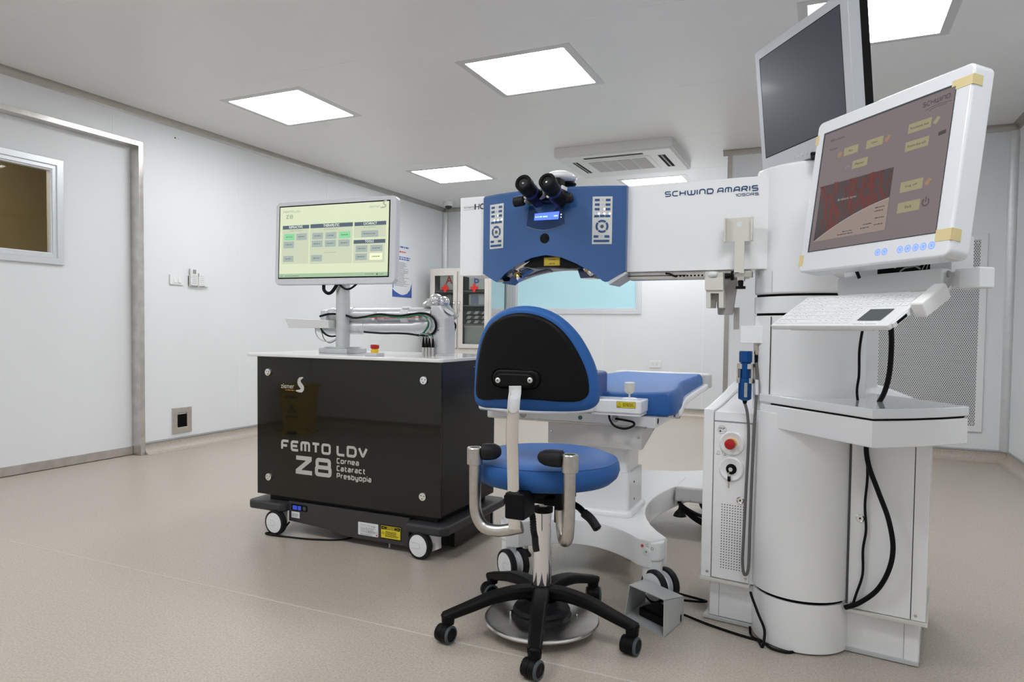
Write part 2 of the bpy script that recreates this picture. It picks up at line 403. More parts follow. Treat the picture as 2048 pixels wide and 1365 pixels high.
# back wall with two window openings (main one and the one behind the steel cabinet)
W1 = (-3.44, -1.945, 1.165, 1.93); W2 = (-3.98, -3.60, 1.165, 1.93)
wb = MB()
xs = [XL-0.1, W2[0], W2[1], W1[0], W1[1], SX+0.1]
for i in (0, 2, 4): wb.box(xs[i], xs[i+1], YB, YB+0.12, 0, ZC)
for a, b_ in ((W2[0], W2[1]), (W1[0], W1[1])):
    wb.box(a, b_, YB, YB+0.12, 0, W1[2]); wb.box(a, b_, YB, YB+0.12, W1[3], ZC)
wb.mi = 1
for x in (-2.345, -1.222):
    wb.box(x-0.003, x+0.003, YB-0.001, YB+0.001, ZBEAD, (W1[2]-0.06 if x < -1.9 else ZC-0.05))
struct(wb.build('wall_back', [WALL, SEAL]))
ws = MB(); ws.box(SX, XR+0.1, SY, YB+0.1, 0, ZC); ws.mi = 1
ws.box(SX+0.06-0.002, SX+0.06+0.002, SY-0.001, SY+0.001, ZBEAD, ZC-0.05); ws.box(XR-0.062, XR-0.058, SY-0.001, SY+0.001, ZBEAD, ZC-0.05)
struct(ws.build('wall_shaft', [WALL, SEAL]))
wr = MB(); wr.box(XR, XR+0.12, YF-0.1, SY+0.1, 0, ZC); wr.mi = 1
for y in (SY-0.06, 4.9, 3.8, 2.7, 1.6): wr.box(XR-0.001, XR+0.001, y-0.002, y+0.002, ZBEAD, ZC-0.05)
struct(wr.build('wall_right', [WALL, SEAL]))
wf = MB(); wf.box(XL-0.1, XR+0.1, YF-0.12, YF, 0, ZC); wf.mi = 1
for x in (-3.9, -2.8, -1.7, -0.6, 0.5): wf.box(x-0.002, x+0.002, YF-0.001, YF+0.001, ZBEAD, ZC-0.05)
struct(wf.build('wall_front', [WALL, SEAL]))

# concave aluminium coves along ceiling and in the corners, vinyl skirting coves, grey beads
def cove_profile(r, n=7, lip=0.006):               # concave quarter round: from wall (x=0) to ceiling (y=0)
    pts = [(0.0, 0.0), (0.0, -r)]
    pts.append((lip*0.5, -r))
    for k in range(n+1):
        a = math.radians(180-90*k/n); pts.append((r+(r-lip*0.5)*math.cos(a), -r+(r-lip*0.5)*math.sin(a)))
    pts += [(r, -lip*0.5), (r, 0)]
    return pts
def cove(name, O, wdir, cdir, along, r, m=COVE):    # wdir: away from wall, cdir: up to the ceiling
    o = MB(frame(O, wdir, cdir, Vector(along).normalized()))
    o.prism(cove_profile(r), 0, Vector(along).length)
    return struct(o.build(name, m, angle=30))
R = 0.043
cove('trim_1', (XL, YF, ZC), (1, 0, 0), (0, 0, 1), (0, YB-YF, 0), R)
cove('trim_2', (XL, YB, ZC), (0, -1, 0), (0, 0, 1), (SX-XL, 0, 0), R)
cove('trim_3', (SX-0.04, SY, ZC), (0, -1, 0), (0, 0, 1), (XR-SX+0.04, 0, 0), R)
cove('trim_4', (XR, SY, ZC), (-1, 0, 0), (0, 0, 1), (0, YF-SY, 0), R)
cove('trim_5', (SX, YB, ZC), (-1, 0, 0), (0, 0, 1), (0, SY-YB, 0), R)
cove('trim_6', (XL, YB, ZBEAD), (1, 0, 0), (0, 1, 0), (0, 0, ZC-R-ZBEAD), 0.06, ALU)
cove('trim_7', (XR, SY, ZBEAD), (-1, 0, 0), (0, 1, 0), (0, 0, ZC-R-ZBEAD), 0.05, ALU)
# convex corner profile on the shaft's left edge
cp = MB(); cp.prism([(SX-0.004, SY-0.004), (SX+0.035, SY-0.004), (SX+0.035, SY), (SX, SY), (SX, SY+0.035), (SX-0.004, SY+0.035)], ZBEAD, ZC-0.03); struct(cp.build('trim_8', COVE))
BEAD = mat('grey_bead', (0.36, 0.37, 0.38), 0.4, 0.3)
def skirting(side, O, wdir, along):
    L = Vector(along).length; o = MB(frame(O, wdir, (0, 0, 1), Vector(along).normalized()))
    r = 0.055; pts = [(0, 0), (r+0.02, 0), (r+0.02, 0.001)]
    for k in range(8):
        a = math.radians(270-90*k/7); pts.append((r+0.004+r*math.cos(a), r+0.001+r*math.sin(a)))
    pts += [(0.004, ZBEAD-0.006), (0, ZBEAD-0.006)]
    fr = frame(O, wdir, (0, 0, 1), Vector(along).normalized())
    o.prism(pts, 0, L); o.mi = 1
    o.prism([(0, ZBEAD-0.006), (0.007, ZBEAD-0.006), (0.009, ZBEAD), (0.007, ZBEAD+0.008), (0, ZBEAD+0.010)], 0, L)
    return struct(o.build('baseboard_'+side, [FLOOR, BEAD], angle=30))
skirting('left', (XL, DY1+0.035, 0), (1, 0, 0), (0, YB-DY1-0.035, 0))
skirting('left', (XL, YF, 0), (1, 0, 0), (0, DY0-YF-0.035, 0))
skirting('back', (XL, YB, 0), (0, -1, 0), (SX-XL, 0, 0))
skirting('shaft', (SX-0.005, SY, 0), (0, -1, 0), (XR-SX+0.005, 0, 0))
skirting('right', (XR, SY, 0), (-1, 0, 0), (0, YF-SY, 0))
skirting('front', (XL, YF, 0), (0, 1, 0), (XR-XL, 0, 0))

# ------------------------------------------------------------------ sliding door
# the door leaf is made of panels around its window
WY0, WY1, WZ0, WZ1 = 1.72, 2.845, 1.372, 1.937
d = MB()
d.box(DX-0.04, DX, WY1-0.02, DY1+0.05, 0.045, DZ+0.06); d.box(DX-0.04, DX, DY0-0.12, WY1-0.02, 0.045, WZ0+0.02); d.box(DX-0.04, DX, DY0-0.12, WY1-0.02, WZ1-0.02, DZ+0.06)
d.mi = 1
d.box(DX-0.001, DX+0.001, 2.207, 2.213, 0.06, 1.32); d.box(DX-0.001, DX+0.001, 2.207, 2.213, 1.99, DZ)
door = struct(d.build('door_1', [WALL, SEAL], loc=(DX, 2.5, 0)))
k = MB(); k.box(DX-0.042, DX+0.012, DY0-0.12, DY1-0.005, 0.004, 0.062, 0.003); k.build('kick_strip', STEEL, door)
fr = MB()
def ring(mb, y0, y1, z0, z1, wd, x0, x1):
    F0 = mb.M; mb.M = F0 @ frame((0, 0, 0), (0, 1, 0), (0, 0, 1), (1, 0, 0)); mb.mitre(y0, y1, z0, z1, wd, x0, x1); mb.M = F0
ring(fr, WY0, WY1+0.055, WZ0-0.055, WZ1+0.055, 0.042, DX-0.01, DX+0.018); ring(fr, WY0+0.03, WY1+0.018, WZ0-0.018, WZ1+0.018, 0.03, DX-0.035, DX+0.008)
wf_ = fr.build('window_frame', WIN_ALU, door)
g = MB(); g.box(DX-0.03, DX-0.026, WY0, WY1, WZ0, WZ1); g.build('window_pane', GLASS, door)
# stainless frame round the opening
j = MB()
j.box(DX-0.002, XL+0.012, DY1-0.004, DY1+0.032, 0, DZ+0.032, 0.002); j.box(DX-0.002, XL+0.012, DY0-0.032, DY0+0.004, 0, DZ+0.032, 0.002)
j.box(DX-0.002, XL+0.011, DY0, DY1, DZ-0.004, DZ+0.03, 0.002)
dfm = struct(j.build('trim_9', STEEL))
# corridor seen through the door's window
cw = MB(); cw.box(DX-1.5, DX-1.4, 0.6, 4.6, 0, 2.5); cw.box(DX-1.5, DX-0.12, 4.5, 4.6, 0, 2.5); cw.box(DX-1.5, DX-0.12, 0.6, 0.7, 0, 2.5); cw.box(DX-1.5, DX-0.12, 0.6, 4.6, 2.4, 2.5)
struct(cw.build('wall_corridor', TAN))
cdw = MB(); cdw.box(DX-1.4, DX-1.36, 3.87, 3.97, 0, 2.3, 0.01); cdw.box(DX-1.4, DX-1.36, 3.97, 4.45, 0, 2.2, 0.004); struct(cdw.build('door_2', WOOD))
cl = MB(); cl.rbox(DX-1.1, DX-0.6, 2.0, 2.5, 0.02, 2.385, 2.4)  # out-of-sight lamp, added to brighten the corridor behind the door's window
tag(cl.build('corridor_fill_lamp', mat('corridor_fill_glow', (1, .9, .7), 0.5, emit=(1.0, 0.86, 0.62), es=11)), 'unseen square warm lamp added to light the corridor behind the sliding door', 'lamp')

# ------------------------------------------------------------------ windows of the back wall
FROST = mat('frosted_blue_glass', (0.30, 0.50, 0.55), 0.35, emit=(0.40, 0.60, 0.66), es=0.235, noise=(0.9, 0.06))
for n_, W in ((1, W1), (2, W2)):
    fr = MB(frame((0, YB, 0), (1, 0, 0), (0, 0, 1), (0, -1, 0)))
    for wd, z1, e in ((0.05, 0.012, 0.048), (0.022, 0.006, 0.0)):
        x0, x1, z0, zt = W[0]-e, W[1]+e, W[2]-e, W[3]+e
        fr.mitre(x0, x1, z0, zt, wd, -0.03, z1)
    wo = struct(fr.build('window_%d' % n_, WIN_ALU, loc=((W[0]+W[1])/2, YB, W[2])))
    g = MB(); g.box(W[0], W[1], YB+0.012, YB+0.02, W[2], W[3]); g.build('pane', FROST, wo)

# ------------------------------------------------------------------ ceiling lights
def ceiling_light(x, y, label, sx=0.342, sy=0.325):
    t = thing('ceiling_light', label, 'ceiling light', (x, y, ZC), 'recessed square ceiling panels')
    fr = MB()
    o = [(-sx, -sy), (sx, -sy), (sx, sy), (-sx, sy)]; i_ = [(-sx+.045, -sy+.04), (sx-.045, -sy+.04), (sx-.045, sy-.04), (-sx+.045, sy-.04)]
    vs = [(x+a, y+b, ZC-0.002) for a, b in o]+[(x+a, y+b, ZC-0.004) for a, b in i_]+[(x+a, y+b, ZC-0.001) for a, b in i_]+[(x+a, y+b, ZC-0.0005) for a, b in o]
    fs = [(k, (k+1) % 4, 4+(k+1) % 4, 4+k) for k in range(4)]+[(4+k, 4+(k+1) % 4, 8+(k+1) % 4, 8+k) for k in range(4)]+[(k, (k+1) % 4, 12+(k+1) % 4, 12+k) for k in range(4)]
    fr.add(vs, fs); fr.build('frame', mat('lamp_frame', (0.60, 0.60, 0.59), 0.35, 0.2), t)
    df = MB(); df.rbox(x-sx+.044, x+sx-.044, y-sy+.039, y+sy-.039, 0.012, ZC-0.003, ZC-0.0012); df.build('diffuser', PANEL, t)
    return t
for x, y, lb in ((-3.40, 3.77, 'square ceiling light panel above the black glass cart, nearest the sliding door'),
                 (-1.615, 3.80, 'largest fully visible square ceiling light panel, left of the dark monitor'),
                 (0.18, 3.79, 'square ceiling light panel partly hidden behind the dark monitor'),
                 (-3.39, 6.0, 'square ceiling light panel nearest the dome camera in the corner'),
                 (-1.62, 7.13, 'square ceiling light panel just behind the air conditioner, above the white arm')):
    ceiling_light(x, y, lb)
ceiling_light(-3.40, 0.85, 'square ceiling light panel nearest the yellow bin, outside the picture')
ceiling_light(-1.615, 0.85, 'square ceiling light panel above the open floor before the stool, outside the picture')
ceiling_light(0.18, 0.85, 'square ceiling light panel above the viewer and the right wall, outside the picture')

# ------------------------------------------------------------------ cassette air conditioner
def aircon():
    x0, x1, y0, y1, zb = -2.115, -1.13, 5.44, 6.28, 2.362
    t = thing('air_conditioner', 'white ceiling cassette air conditioner with dark slots and grey grille', 'air conditioner', ((x0+x1)/2, (y0+y1)/2, ZC))
    W_ = mat('aircon_white', (0.72, 0.72, 0.71), 0.4)
    b = MB(); b.rbox(x0, x1, y0, y1, 0.02, zb+0.012, ZC-0.001); b.rbox(x0+.012, x1-.012, y0+.012, y1-.012, 0.02, zb+0.004, zb+0.014); b.build('casing', W_, t)
    p = MB(); p.rbox(x0+0.02, x1-0.02, y0+0.02, y1-0.02, 0.015, zb, zb+0.006, 0.002); p.build('face_panel', W_, t)
    cx, cy = (x0+x1)/2, (y0+y1)/2
    for (a0, a1, b0, b1) in ((cx-.26, cx+.24, y0+.085, y0+.13), (x0+.10, x0+.145, cy-.22, cy+.2), (x1-.155, x1-.095, cy-.22, cy+.2)):
        s = MB(); s.box(a0, a1, b0, b1, zb-0.001, zb+0.003)
        sl = s.build('air_slot', BLACKG, t)
        lv = MB()
        if a1-a0 > b1-b0: lv.box(a0, a1, (b0+b1)/2-.004, (b0+b1)/2+.004, zb-0.003, zb+0.001)
        else: lv.box((a0+a1)/2-.006, (a0+a1)/2+.006, b0, b1, zb-0.003, zb+0.001)
        lv.build('louvre', mat('louvre_beige', (0.34, 0.30, 0.25), 0.5), sl)
    g = MB(); g.rbox(cx-.30, cx+.27, cy-.24, cy+.23, 0.01, zb-0.003, zb+0.001, 0.001); gr = g.build('grille_frame', W_, t)
    gm = mat('aircon_grille', (0.50, 0.49, 0.49), 0.6)
    g = MB()
    for i in range(4):
        a = cx-.265+i*0.126; g.box(a, a+.118, cy-.19, cy+.19, zb-0.0045, zb-0.002)
        g.mi = 1
        for q in range(14): g.box(a, a+.118, cy-.185+q*.0275, cy-.181+q*.0275, zb-0.0055, zb-0.004)
        g.mi = 0
    g.build('grille', [gm, mat('aircon_grille_bar', (0.56, 0.55, 0.55), 0.6)], t)
aircon()

# ------------------------------------------------------------------ small things on walls and ceiling
t = thing('security_camera', 'white dome security camera on the ceiling in the far corner', 'camera', (-4.155, 7.26, ZC))
b = MB(); F = Matrix.Translation((-4.155, 7.26, 0)); b.lathe([(0.058, ZC-0.001), (0.058, ZC-0.025), (0.054, ZC-0.05), (0.047, ZC-0.052)], F); b.build('housing', WHITE_MATTE, t)
b = MB(); b.lathe([(0.042, ZC-0.05), (0.040, ZC-0.065), (0.030, ZC-0.082), (0.012, ZC-0.09), (0.001, ZC-0.091)], F); b.build('dome', mat('dome_black', (0.01, 0.01, 0.01), 0.05, coat=0.5), t)

LW = frame((XL, 0, 0), (0, 1, 0), (0, 0, 1), (1, 0, 0))     # drawing on the left wall: x = Y, y = Z
t = thing('light_switch', 'white double light switch on the left wall beside the door frame', 'switch', (XL, 3.69, 1.276))
b = MB(LW); b.rbox(3.632, 3.754, 1.239, 1.315, 0.006, 0, 0.011, 0.003); b.build('plate', WHITE_MATTE, t)
for y in (3.675, 3.715):
    b = MB(LW); b.add([(y-.012, 1.255, .011), (y+.012, 1.255, .011), (y+.012, 1.295, .011), (y-.012, 1.295, .011), (y-.012, 1.255, .017), (y+.012, 1.255, .017), (y+.012, 1.295, .0115), (y-.012, 1.295, .0115)], [(4, 5, 6, 7), (0, 1, 5, 4), (1, 2, 6, 5), (3, 0, 4, 7)]); b.build('rocker', WHITE_MATTE, t)
def remote(y0, y1, z0, z1, label, lcd):
    t = thing('remote_control', label, 'remote control', (XL, (y0+y1)/2, z0), 'air conditioner remotes on the wall')
    b = MB(LW); b.rbox(y0-0.004, y1+0.004, z0+0.0, z0+0.085, 0.008, 0, 0.008); b.box(y0-0.004, y0+0.002, z0, z0+.08, 0, 0.026); b.box(y1-0.002, y1+0.004, z0, z0+.08, 0, 0.026); b.build('holder', IVORY if lcd else WHITE_MATTE, t)
    b = MB(LW); b.rbox(y0+.002, y1-.002, z0+0.006, z1, 0.010, 0.008, 0.027, 0.004); b.build('body', WHITE_MATTE, t)
    if lcd:
        b = MB(LW); b.quad(y0+.017, y1-.017, z1-.045, z1-.012, 0.0276); b.build('display', MGREY, t)
        b = MB(LW)
        for r in range(5):
            for c_ in range(3): b.box(y0+.014+c_*.014, y0+.024+c_*.014, z1-.065-r*.014, z1-.058-r*.014, 0.027, 0.0285)
        b.build('buttons', LGREY, t)
    else:
        b = MB(LW)
        for r in range(5): b.quad(y0+.010, y1-.012, z1-.03-r*.016, z1-.024-r*.016, 0.0275)
        b.build('printed_marks', mat('faint_print', (0.62, 0.63, 0.63), 0.5), t)
remote(3.803, 3.868, 1.236, 1.376, 'white remote with grey display in a wall holder beside the light switch', True)
remote(3.880, 3.934, 1.236, 1.345, 'smaller plain white remote in a holder right of the one with a display', False)
t = thing('wall_sensor', 'small white clip-on sensor on the wall right of the remotes', 'sensor', (XL, 3.96, 1.24))
b = MB(LW); b.rbox(3.942, 3.980, 1.238, 1.292, 0.004, 0, 0.016, 0.002); b.build('housing', WHITE_MATTE, t)
b = MB(LW); b.box(3.936, 3.944, 1.262, 1.318, 0.0, 0.018, 0.002); b.build('clip', WHITE_MATTE, t)
b = MB(LW); b.disc(3.69, 2.332, 0.006, 0.001); b.disc(3.72, 2.333, 0.003, 0.001)
struct(b.build('trim_10', BLACKG))

t = thing('wall_recess_box', 'stainless steel wall box with dark square opening low on the left wall', 'wall box', (XL, 3.735, 0.12))
b = MB(LW); x0, x1, z0, z1 = 3.648, 3.820, 0.119, 0.313
b.mitre(x0, x1, z0, z1, .043, 0, 0.012)
b.build('face_plate', SATIN, t)
b = MB(LW); b.rbox(x0+.038, x1-.033, z0+.043, z1-.053, 0.008, 0.0005, 0.002); b.build('recess', BLACKG, t)

BW = frame((0, YB, 0), (1, 0, 0), (0, 0, 1), (0, -1, 0))    # drawing on the back wall
t = thing('wall_outlet', 'white double power outlet on the back wall above the bed', 'outlet', (-1.73, YB, 0.56))
b = MB(BW); b.rbox(-1.792, -1.668, 0.522, 0.598, 0.006, 0, 0.010, 0.003); b.build('plate', WHITE_MATTE, t)
for x in (-1.755, -1.712):
    b = MB(BW); b.disc(x, 0.56, 0.014, 0.0102, r2=0.011); b.quad(x-.007, x-.004, .556, .566, .0104); b.quad(x+.004, x+.007, .556, .566, .0104); b.build('socket', LGREY, t)

# printed notice on the left wall
t = thing('wall_notice', 'printed white notice with blue corner swooshes hanging on the left wall', 'poster', (XL, 6.73, 1.28))
b = MB(LW); x0, x1, z0, z1 = 6.525, 6.925, 1.285, 1.90
b.box(x0, x1, z0, z1, 0.001, 0.003); b.mi = 1
b.lines(x0+.12, x1-.06, z1-.05, .018, .0034, 1, rag=.05); b.lines(x0+.06, x1-.04, z1-.165, .014, .0034, 2, rag=.1)
b.flat([(x0, z0), (x0, z0+.09), (x0+.06, z0+.06), (x0+.16, z0+.03), (x0+.3, z0+.02), (x0+.3, z0)], .0034)
b.flat([(x1, z0), (x1, z0+.17), (x1-.04, z0+.09), (x1-.10, z0+.045), (x1-.2, z0+.02), (x1-.3, z0+.012), (x1-.3, z0)], .0036)
for q in range(3): b.quad(x0+.008, x0+.022, z0+.10+q*.05, z0+.14+q*.05, .0034)
b.mi = 2; b.lines(x0+.14, x1-.12, z1-.105, .016, .0034, 1, rag=.1)
b.mi = 3
b.lines(x0+.05, x1-.05, z1-.22, .006, .0034, 24, 0.95, 0.4)
b.build('sheet', [mat('paper_white', (0.76, 0.78, 0.82), 0.55), mat('blue_print', (0.05, 0.12, 0.42), 0.5), REDP, GREYINK], t)

# return air grille on the shaft
def perforated(name, base, hole, pitch, r):
    m = bpy.data.materials.new(name); m.use_nodes = True; nt = m.node_tree; b = nt.nodes['Principled BSDF']; L = nt.links.new
    b.inputs['Roughness'].default_value = 0.45
    tc = nt.nodes.new('ShaderNodeTexCoord'); sp = nt.nodes.new('ShaderNodeSeparateXYZ'); L(tc.outputs['Object'], sp.inputs[0])
    def M_(op, a, b_=None, v=None):
        n = nt.nodes.new('ShaderNodeMath'); n.operation = op
        for i, q in enumerate((a, b_)):
            if q is None: continue
            if isinstance(q, (int, float)): n.inputs[i].default_value = q
            else: L(q, n.inputs[i])
        return n.outputs[0]
    v = M_('DIVIDE', sp.outputs['Z'], pitch*0.866); row = M_('FLOOR', v); fv = M_('SUBTRACT', M_('SUBTRACT', v, row), 0.5)
    u = M_('ADD', M_('DIVIDE', sp.outputs['X'], pitch), M_('MULTIPLY', M_('MODULO', M_('ADD', row, 1000.0), 2.0), 0.5)); fu = M_('SUBTRACT', M_('SUBTRACT', u, M_('FLOOR', u)), 0.5)
    d2 = M_('ADD', M_('MULTIPLY', fu, fu), M_('MULTIPLY', M_('MULTIPLY', fv, 0.866), M_('MULTIPLY', fv, 0.866)))
    h = M_('LESS_THAN', d2, r*r)
    mx = nt.nodes.new('ShaderNodeMix'); mx.data_type = 'RGBA'; mx.inputs['A'].default_value = (*base, 1); mx.inputs['B'].default_value = (*hole, 1)
    L(h, mx.inputs['Factor']); L(mx.outputs['Result'], b.inputs['Base Color'])
    return m
t = thing('return_air_grille', 'white perforated return air grille on the wall behind the laser column', 'air grille', (0.67, SY, 0.22))
SW = frame((0, SY, 0), (1, 0, 0), (0, 0, 1), (0, -1, 0)); x0, x1, z0, z1 = 0.275, 1.058, 0.215, 1.675
b = MB(SW)
b.mitre(x0, x1, z0, z1, .045, 0, 0.016)
b.build('frame', WHITE_MATTE, t)
b = MB(SW); b.box(x0+.04, x1-.04, z0+.04, z1-.04, 0.002, 0.007); b.build('perforated_sheet', perforated('perforated_sheet', (0.68, 0.69, 0.70), (0.07, 0.075, 0.08), 0.0145, 0.31), t)
for x, z in ((x0+.06, z0+.065), (x1-.06, z0+.065), (x1-.06, z1-.065), (x1-.06, .95)):
    b = MB(SW); b.lathe([(0.006, 0.007), (0.005, 0.011), (0.001, 0.012)], Matrix.Translation((x, z, 0)), 12); b.build('screw', STEEL, t)

# ================================================================== steel medicine cabinet in the far corner
def medicine_cabinet():
    Y = 7.08; P = lambda x, y: at(x, y, Y)
    x0, x1, zt = -4.295, -3.495, 1.636
    t = thing('medicine_cabinet', 'worn steel medicine cabinet with two glazed doors in the far corner', 'cabinet', (-3.9, Y+.2, 0))
    b = MB()
    b.box(x0, x0+.02, Y+.01, Y+.40, 0.02, zt);  b.box(x0, x1, Y+.38, Y+.40, 0.02, zt); b.box(x0, x1, Y+.0, Y+.40, zt-.03, zt)
    b.box(x0, x1, Y+.01, Y+.40, 0.62, 0.70); b.box(x0, x1, Y+.01, Y+.40, 0.02, 0.06); b.M = frame((0, Y+.03, 0), (1, 0, 0), (0, 0, 1), (0, -1, 0)); b.mitre(x0-.001, x1+.001, 0, zt+.001, .045, 0, .031); b.M = Matrix.Identity(4); b.box(-3.922, -3.900, Y+.001, Y+.028, .04, zt-.04); b.box(x0+.04, x1-.04, Y+.002, Y+.027, .63, .70)
    b.build('carcass', STEELW, t)
    sp_ = MB(); sp_.box(x1-.02, x1, Y+.03, Y+.40, 0.02, zt-.002); sp_.build('side_panel', mat('polished_steel', (.74, .74, .73), .14, 1.0), t)
    for z in (0.98, 1.20, 1.37):
        s = MB(); s.box(x0+.02, x1-.02, Y+.03, Y+.37, z-.006, z+.006); s.build('shelf', MGREY, t)
    bk = MB(); bk.box(x0+.02, x1-.02, Y+.372, Y+.379, .7, zt-.03); bk.build('back_lining', mat('cabinet_back', (.16, .16, .15), .6), t)
    for (a, b_, h) in ((x0+.02, -3.925, -1), (-3.898, x1-.02, 1)):
        d = MB(); z0, z1 = 0.705, zt-.035
        d.M = frame((0, Y-.002, 0), (1, 0, 0), (0, 0, 1), (0, -1, 0)); d.mitre(a, b_, z0, z1, .05, 0, .013); d.M = Matrix.Identity(4)
        dr = d.build('glazed_door', STEELW, t)
        g = MB(); g.box(a+.045, b_-.045, Y-.006, Y-.003, z0+.045, z1-.045); g.build('glass', GLASS, dr)
        xx = b_-.02 if h < 0 else a+.02
        k = MB(); k.tube([(xx, Y-.015, 1.13), (xx, Y-.045, 1.15), (xx, Y-.05, 1.19), (xx, Y-.045, 1.23), (xx, Y-.015, 1.25)], .006, 8); k.build('door_handle', CHROME, dr)
        cx = P(891, 579).x if h < 0 else P(949, 578).x; cz = P(891, 579).z+.01
        k = MB(); k.box(cx-.048, cx+.048, Y-.0085, Y-.0065, cz-.017, cz+.017); k.box(cx-.017, cx+.017, Y-.0088, Y-.0066, cz-.048, cz+.048); k.build('red_cross', REDP, dr)
        sx = P(880, 560).x if h < 0 else P(938, 560).x
        s = MB(frame((0, Y+.004, 0), (1, 0, 0), (0, 0, 1), (0, -1, 0))); s.quad(sx, b_-.055, 1.385, 1.575, 0); s.mi = 1
        s.text('A' if h < 0 else 'B', (P(898, 560).x if h < 0 else P(953, 560).x), 1.455, 0.001, h=.095, align='C', bold=.03)
        s.build('paper_sign', [mat('sign_paper', (.52, .54, .51), .6), mat('dull_red_print', (.42, .03, .03), .5) if h < 0 else mat('blue_letter', (.08, .12, .35), .5)], dr)
        l = MB(); l.box(a, b_, Y-.012, Y-.002, .07, .62, .004); l.build('lower_door', STEELW, t)
    # what stands inside
    for q, z in enumerate((.992, 1.045, 1.098)):
        b = MB(frame((0, Y+.06, 0), (1, 0, 0), (0, 0, 1), (0, -1, 0)))
        b.box(-3.85, -3.56, z, z+.042, -.22, 0, .004); b.mi = 1
        for k in range(3): b.flat([(-3.84+k*.1, z+.004), (-3.79+k*.1, z+.004), (-3.765+k*.1, z+.038), (-3.815+k*.1, z+.038)], .001)
        tag(b.build('instrument_tray', [DGREY, LGREY], loc=(-3.7, Y+.15, z)), '%s striped dark instrument tray stacked behind the right cabinet door' % ('lowest', 'middle', 'topmost')[q], 'tray', 'striped trays in the medicine cabinet')
    b = MB(); b.box(-3.855, -3.56, Y+.05, Y+.3, .702, .955, .012); b.mi = 1; b.box(-3.86, -3.555, Y+.045, Y+.305, .945, .972, .006)
    tag(b.build('storage_box', [mat('pale_box', (.50, .53, .50), .5), mat('pale_lid', (.62, .62, .58), .5)], loc=(-3.7, Y+.17, .702)), 'pale lidded storage box on the lowest glazed shelf of the medicine cabinet', 'box')
    b = MB(); b.box(-3.83, -3.58, Y+.10, Y+.2, 1.208, 1.34, .01); b.mi = 1; b.box(-3.80, -3.70, Y+.098, Y+.1, 1.22, 1.33); tag(b.build('supply_carton', [mat('carton_pale', (.55, .57, .58), .5), mat('carton_blue', (.28, .32, .45), .5)], loc=(-3.7, Y+.15, 1.208)), 'pale carton on the middle shelf behind the right cabinet door', 'box')
    b = MB(); b.ball((-4.12, Y+.16, 1.275), .07, 12, 1.1, .8, 1); b.ball((-4.0, Y+.18, 1.265), .06, 12, 1.0, .8, 1)
    tag(b.build('plastic_bag', mat('clear_bag', (.30, .31, .30), .25), loc=(-4.06, Y+.16, 1.206)), 'crumpled plastic bag on the shelf behind the left cabinet door', 'bag')
medicine_cabinet()

# ================================================================== the black laser cart with worktop, arm and monitor
def caster(mb_name, parent, c, ax, r=0.055, w=0.028, twin=False, housing=True, hoff=(0, 0, 0)):
    c = Vector(c); ax = Vector(ax).normalized(); side = Vector((0, 0, 1)).cross(ax)
    h = MB()
    if housing:
        bc = c-ax*(w+.018)+Vector(hoff)
        h.cyl((bc.x, bc.y, c.z+.01), (bc.x, bc.y, c.z+r+.03), .030, .036, 18); h.sweep([bc+Vector((0, 0, r+.01)), bc+Vector((0, 0, 0))-side*.0, bc-Vector((0, 0, r*.45))+side*.012], rrect(-.018, .018, -.03, .03, .008), scale=[1, 1, .8])
    else: h.cyl(c+ax*(w/2), c-ax*(2.5*w+.01), r*.5, None, 18)
    cs = h.build('caster', WHITE_MATTE, parent)
    for s in ((0, -2*w-.01) if twin else (0,)):
        wc = c+ax*s
        tr = MB(); F = axis_frame(wc-ax*w/2, ax)
        tr.lathe([(r*.80, 0), (r*.97, .001), (r, .006), (r, w-.006), (r*.97, w-.001), (r*.82, w+.001), (r*.80, w-.004)], F, 40); tr.build('tyre', RUBBER, cs)
        cp = MB(); cp.lathe([(r*.82, .002), (r*.82, w-.003), (r*.79, w+.001), (.001, w+.003)], F, 40)
        cp.build('hub_cap', WHITE_MATTE, cs)
        if s == 0:
            u = MB(axis_frame(wc+ax*(w/2+.0035), ax)); u.stroke([(-.035, .012), (0.0, .012), (.012, .006), (.012, -.006), (0, -.012), (-.035, -.012)] if ax.x > -.3 else [(.035, .012), (0, .012), (-.012, 0), (0, -.012), (.035, -.012)], .0016, 0, r=.006); u.build('cap_groove', LGREY, cs)
    return cs

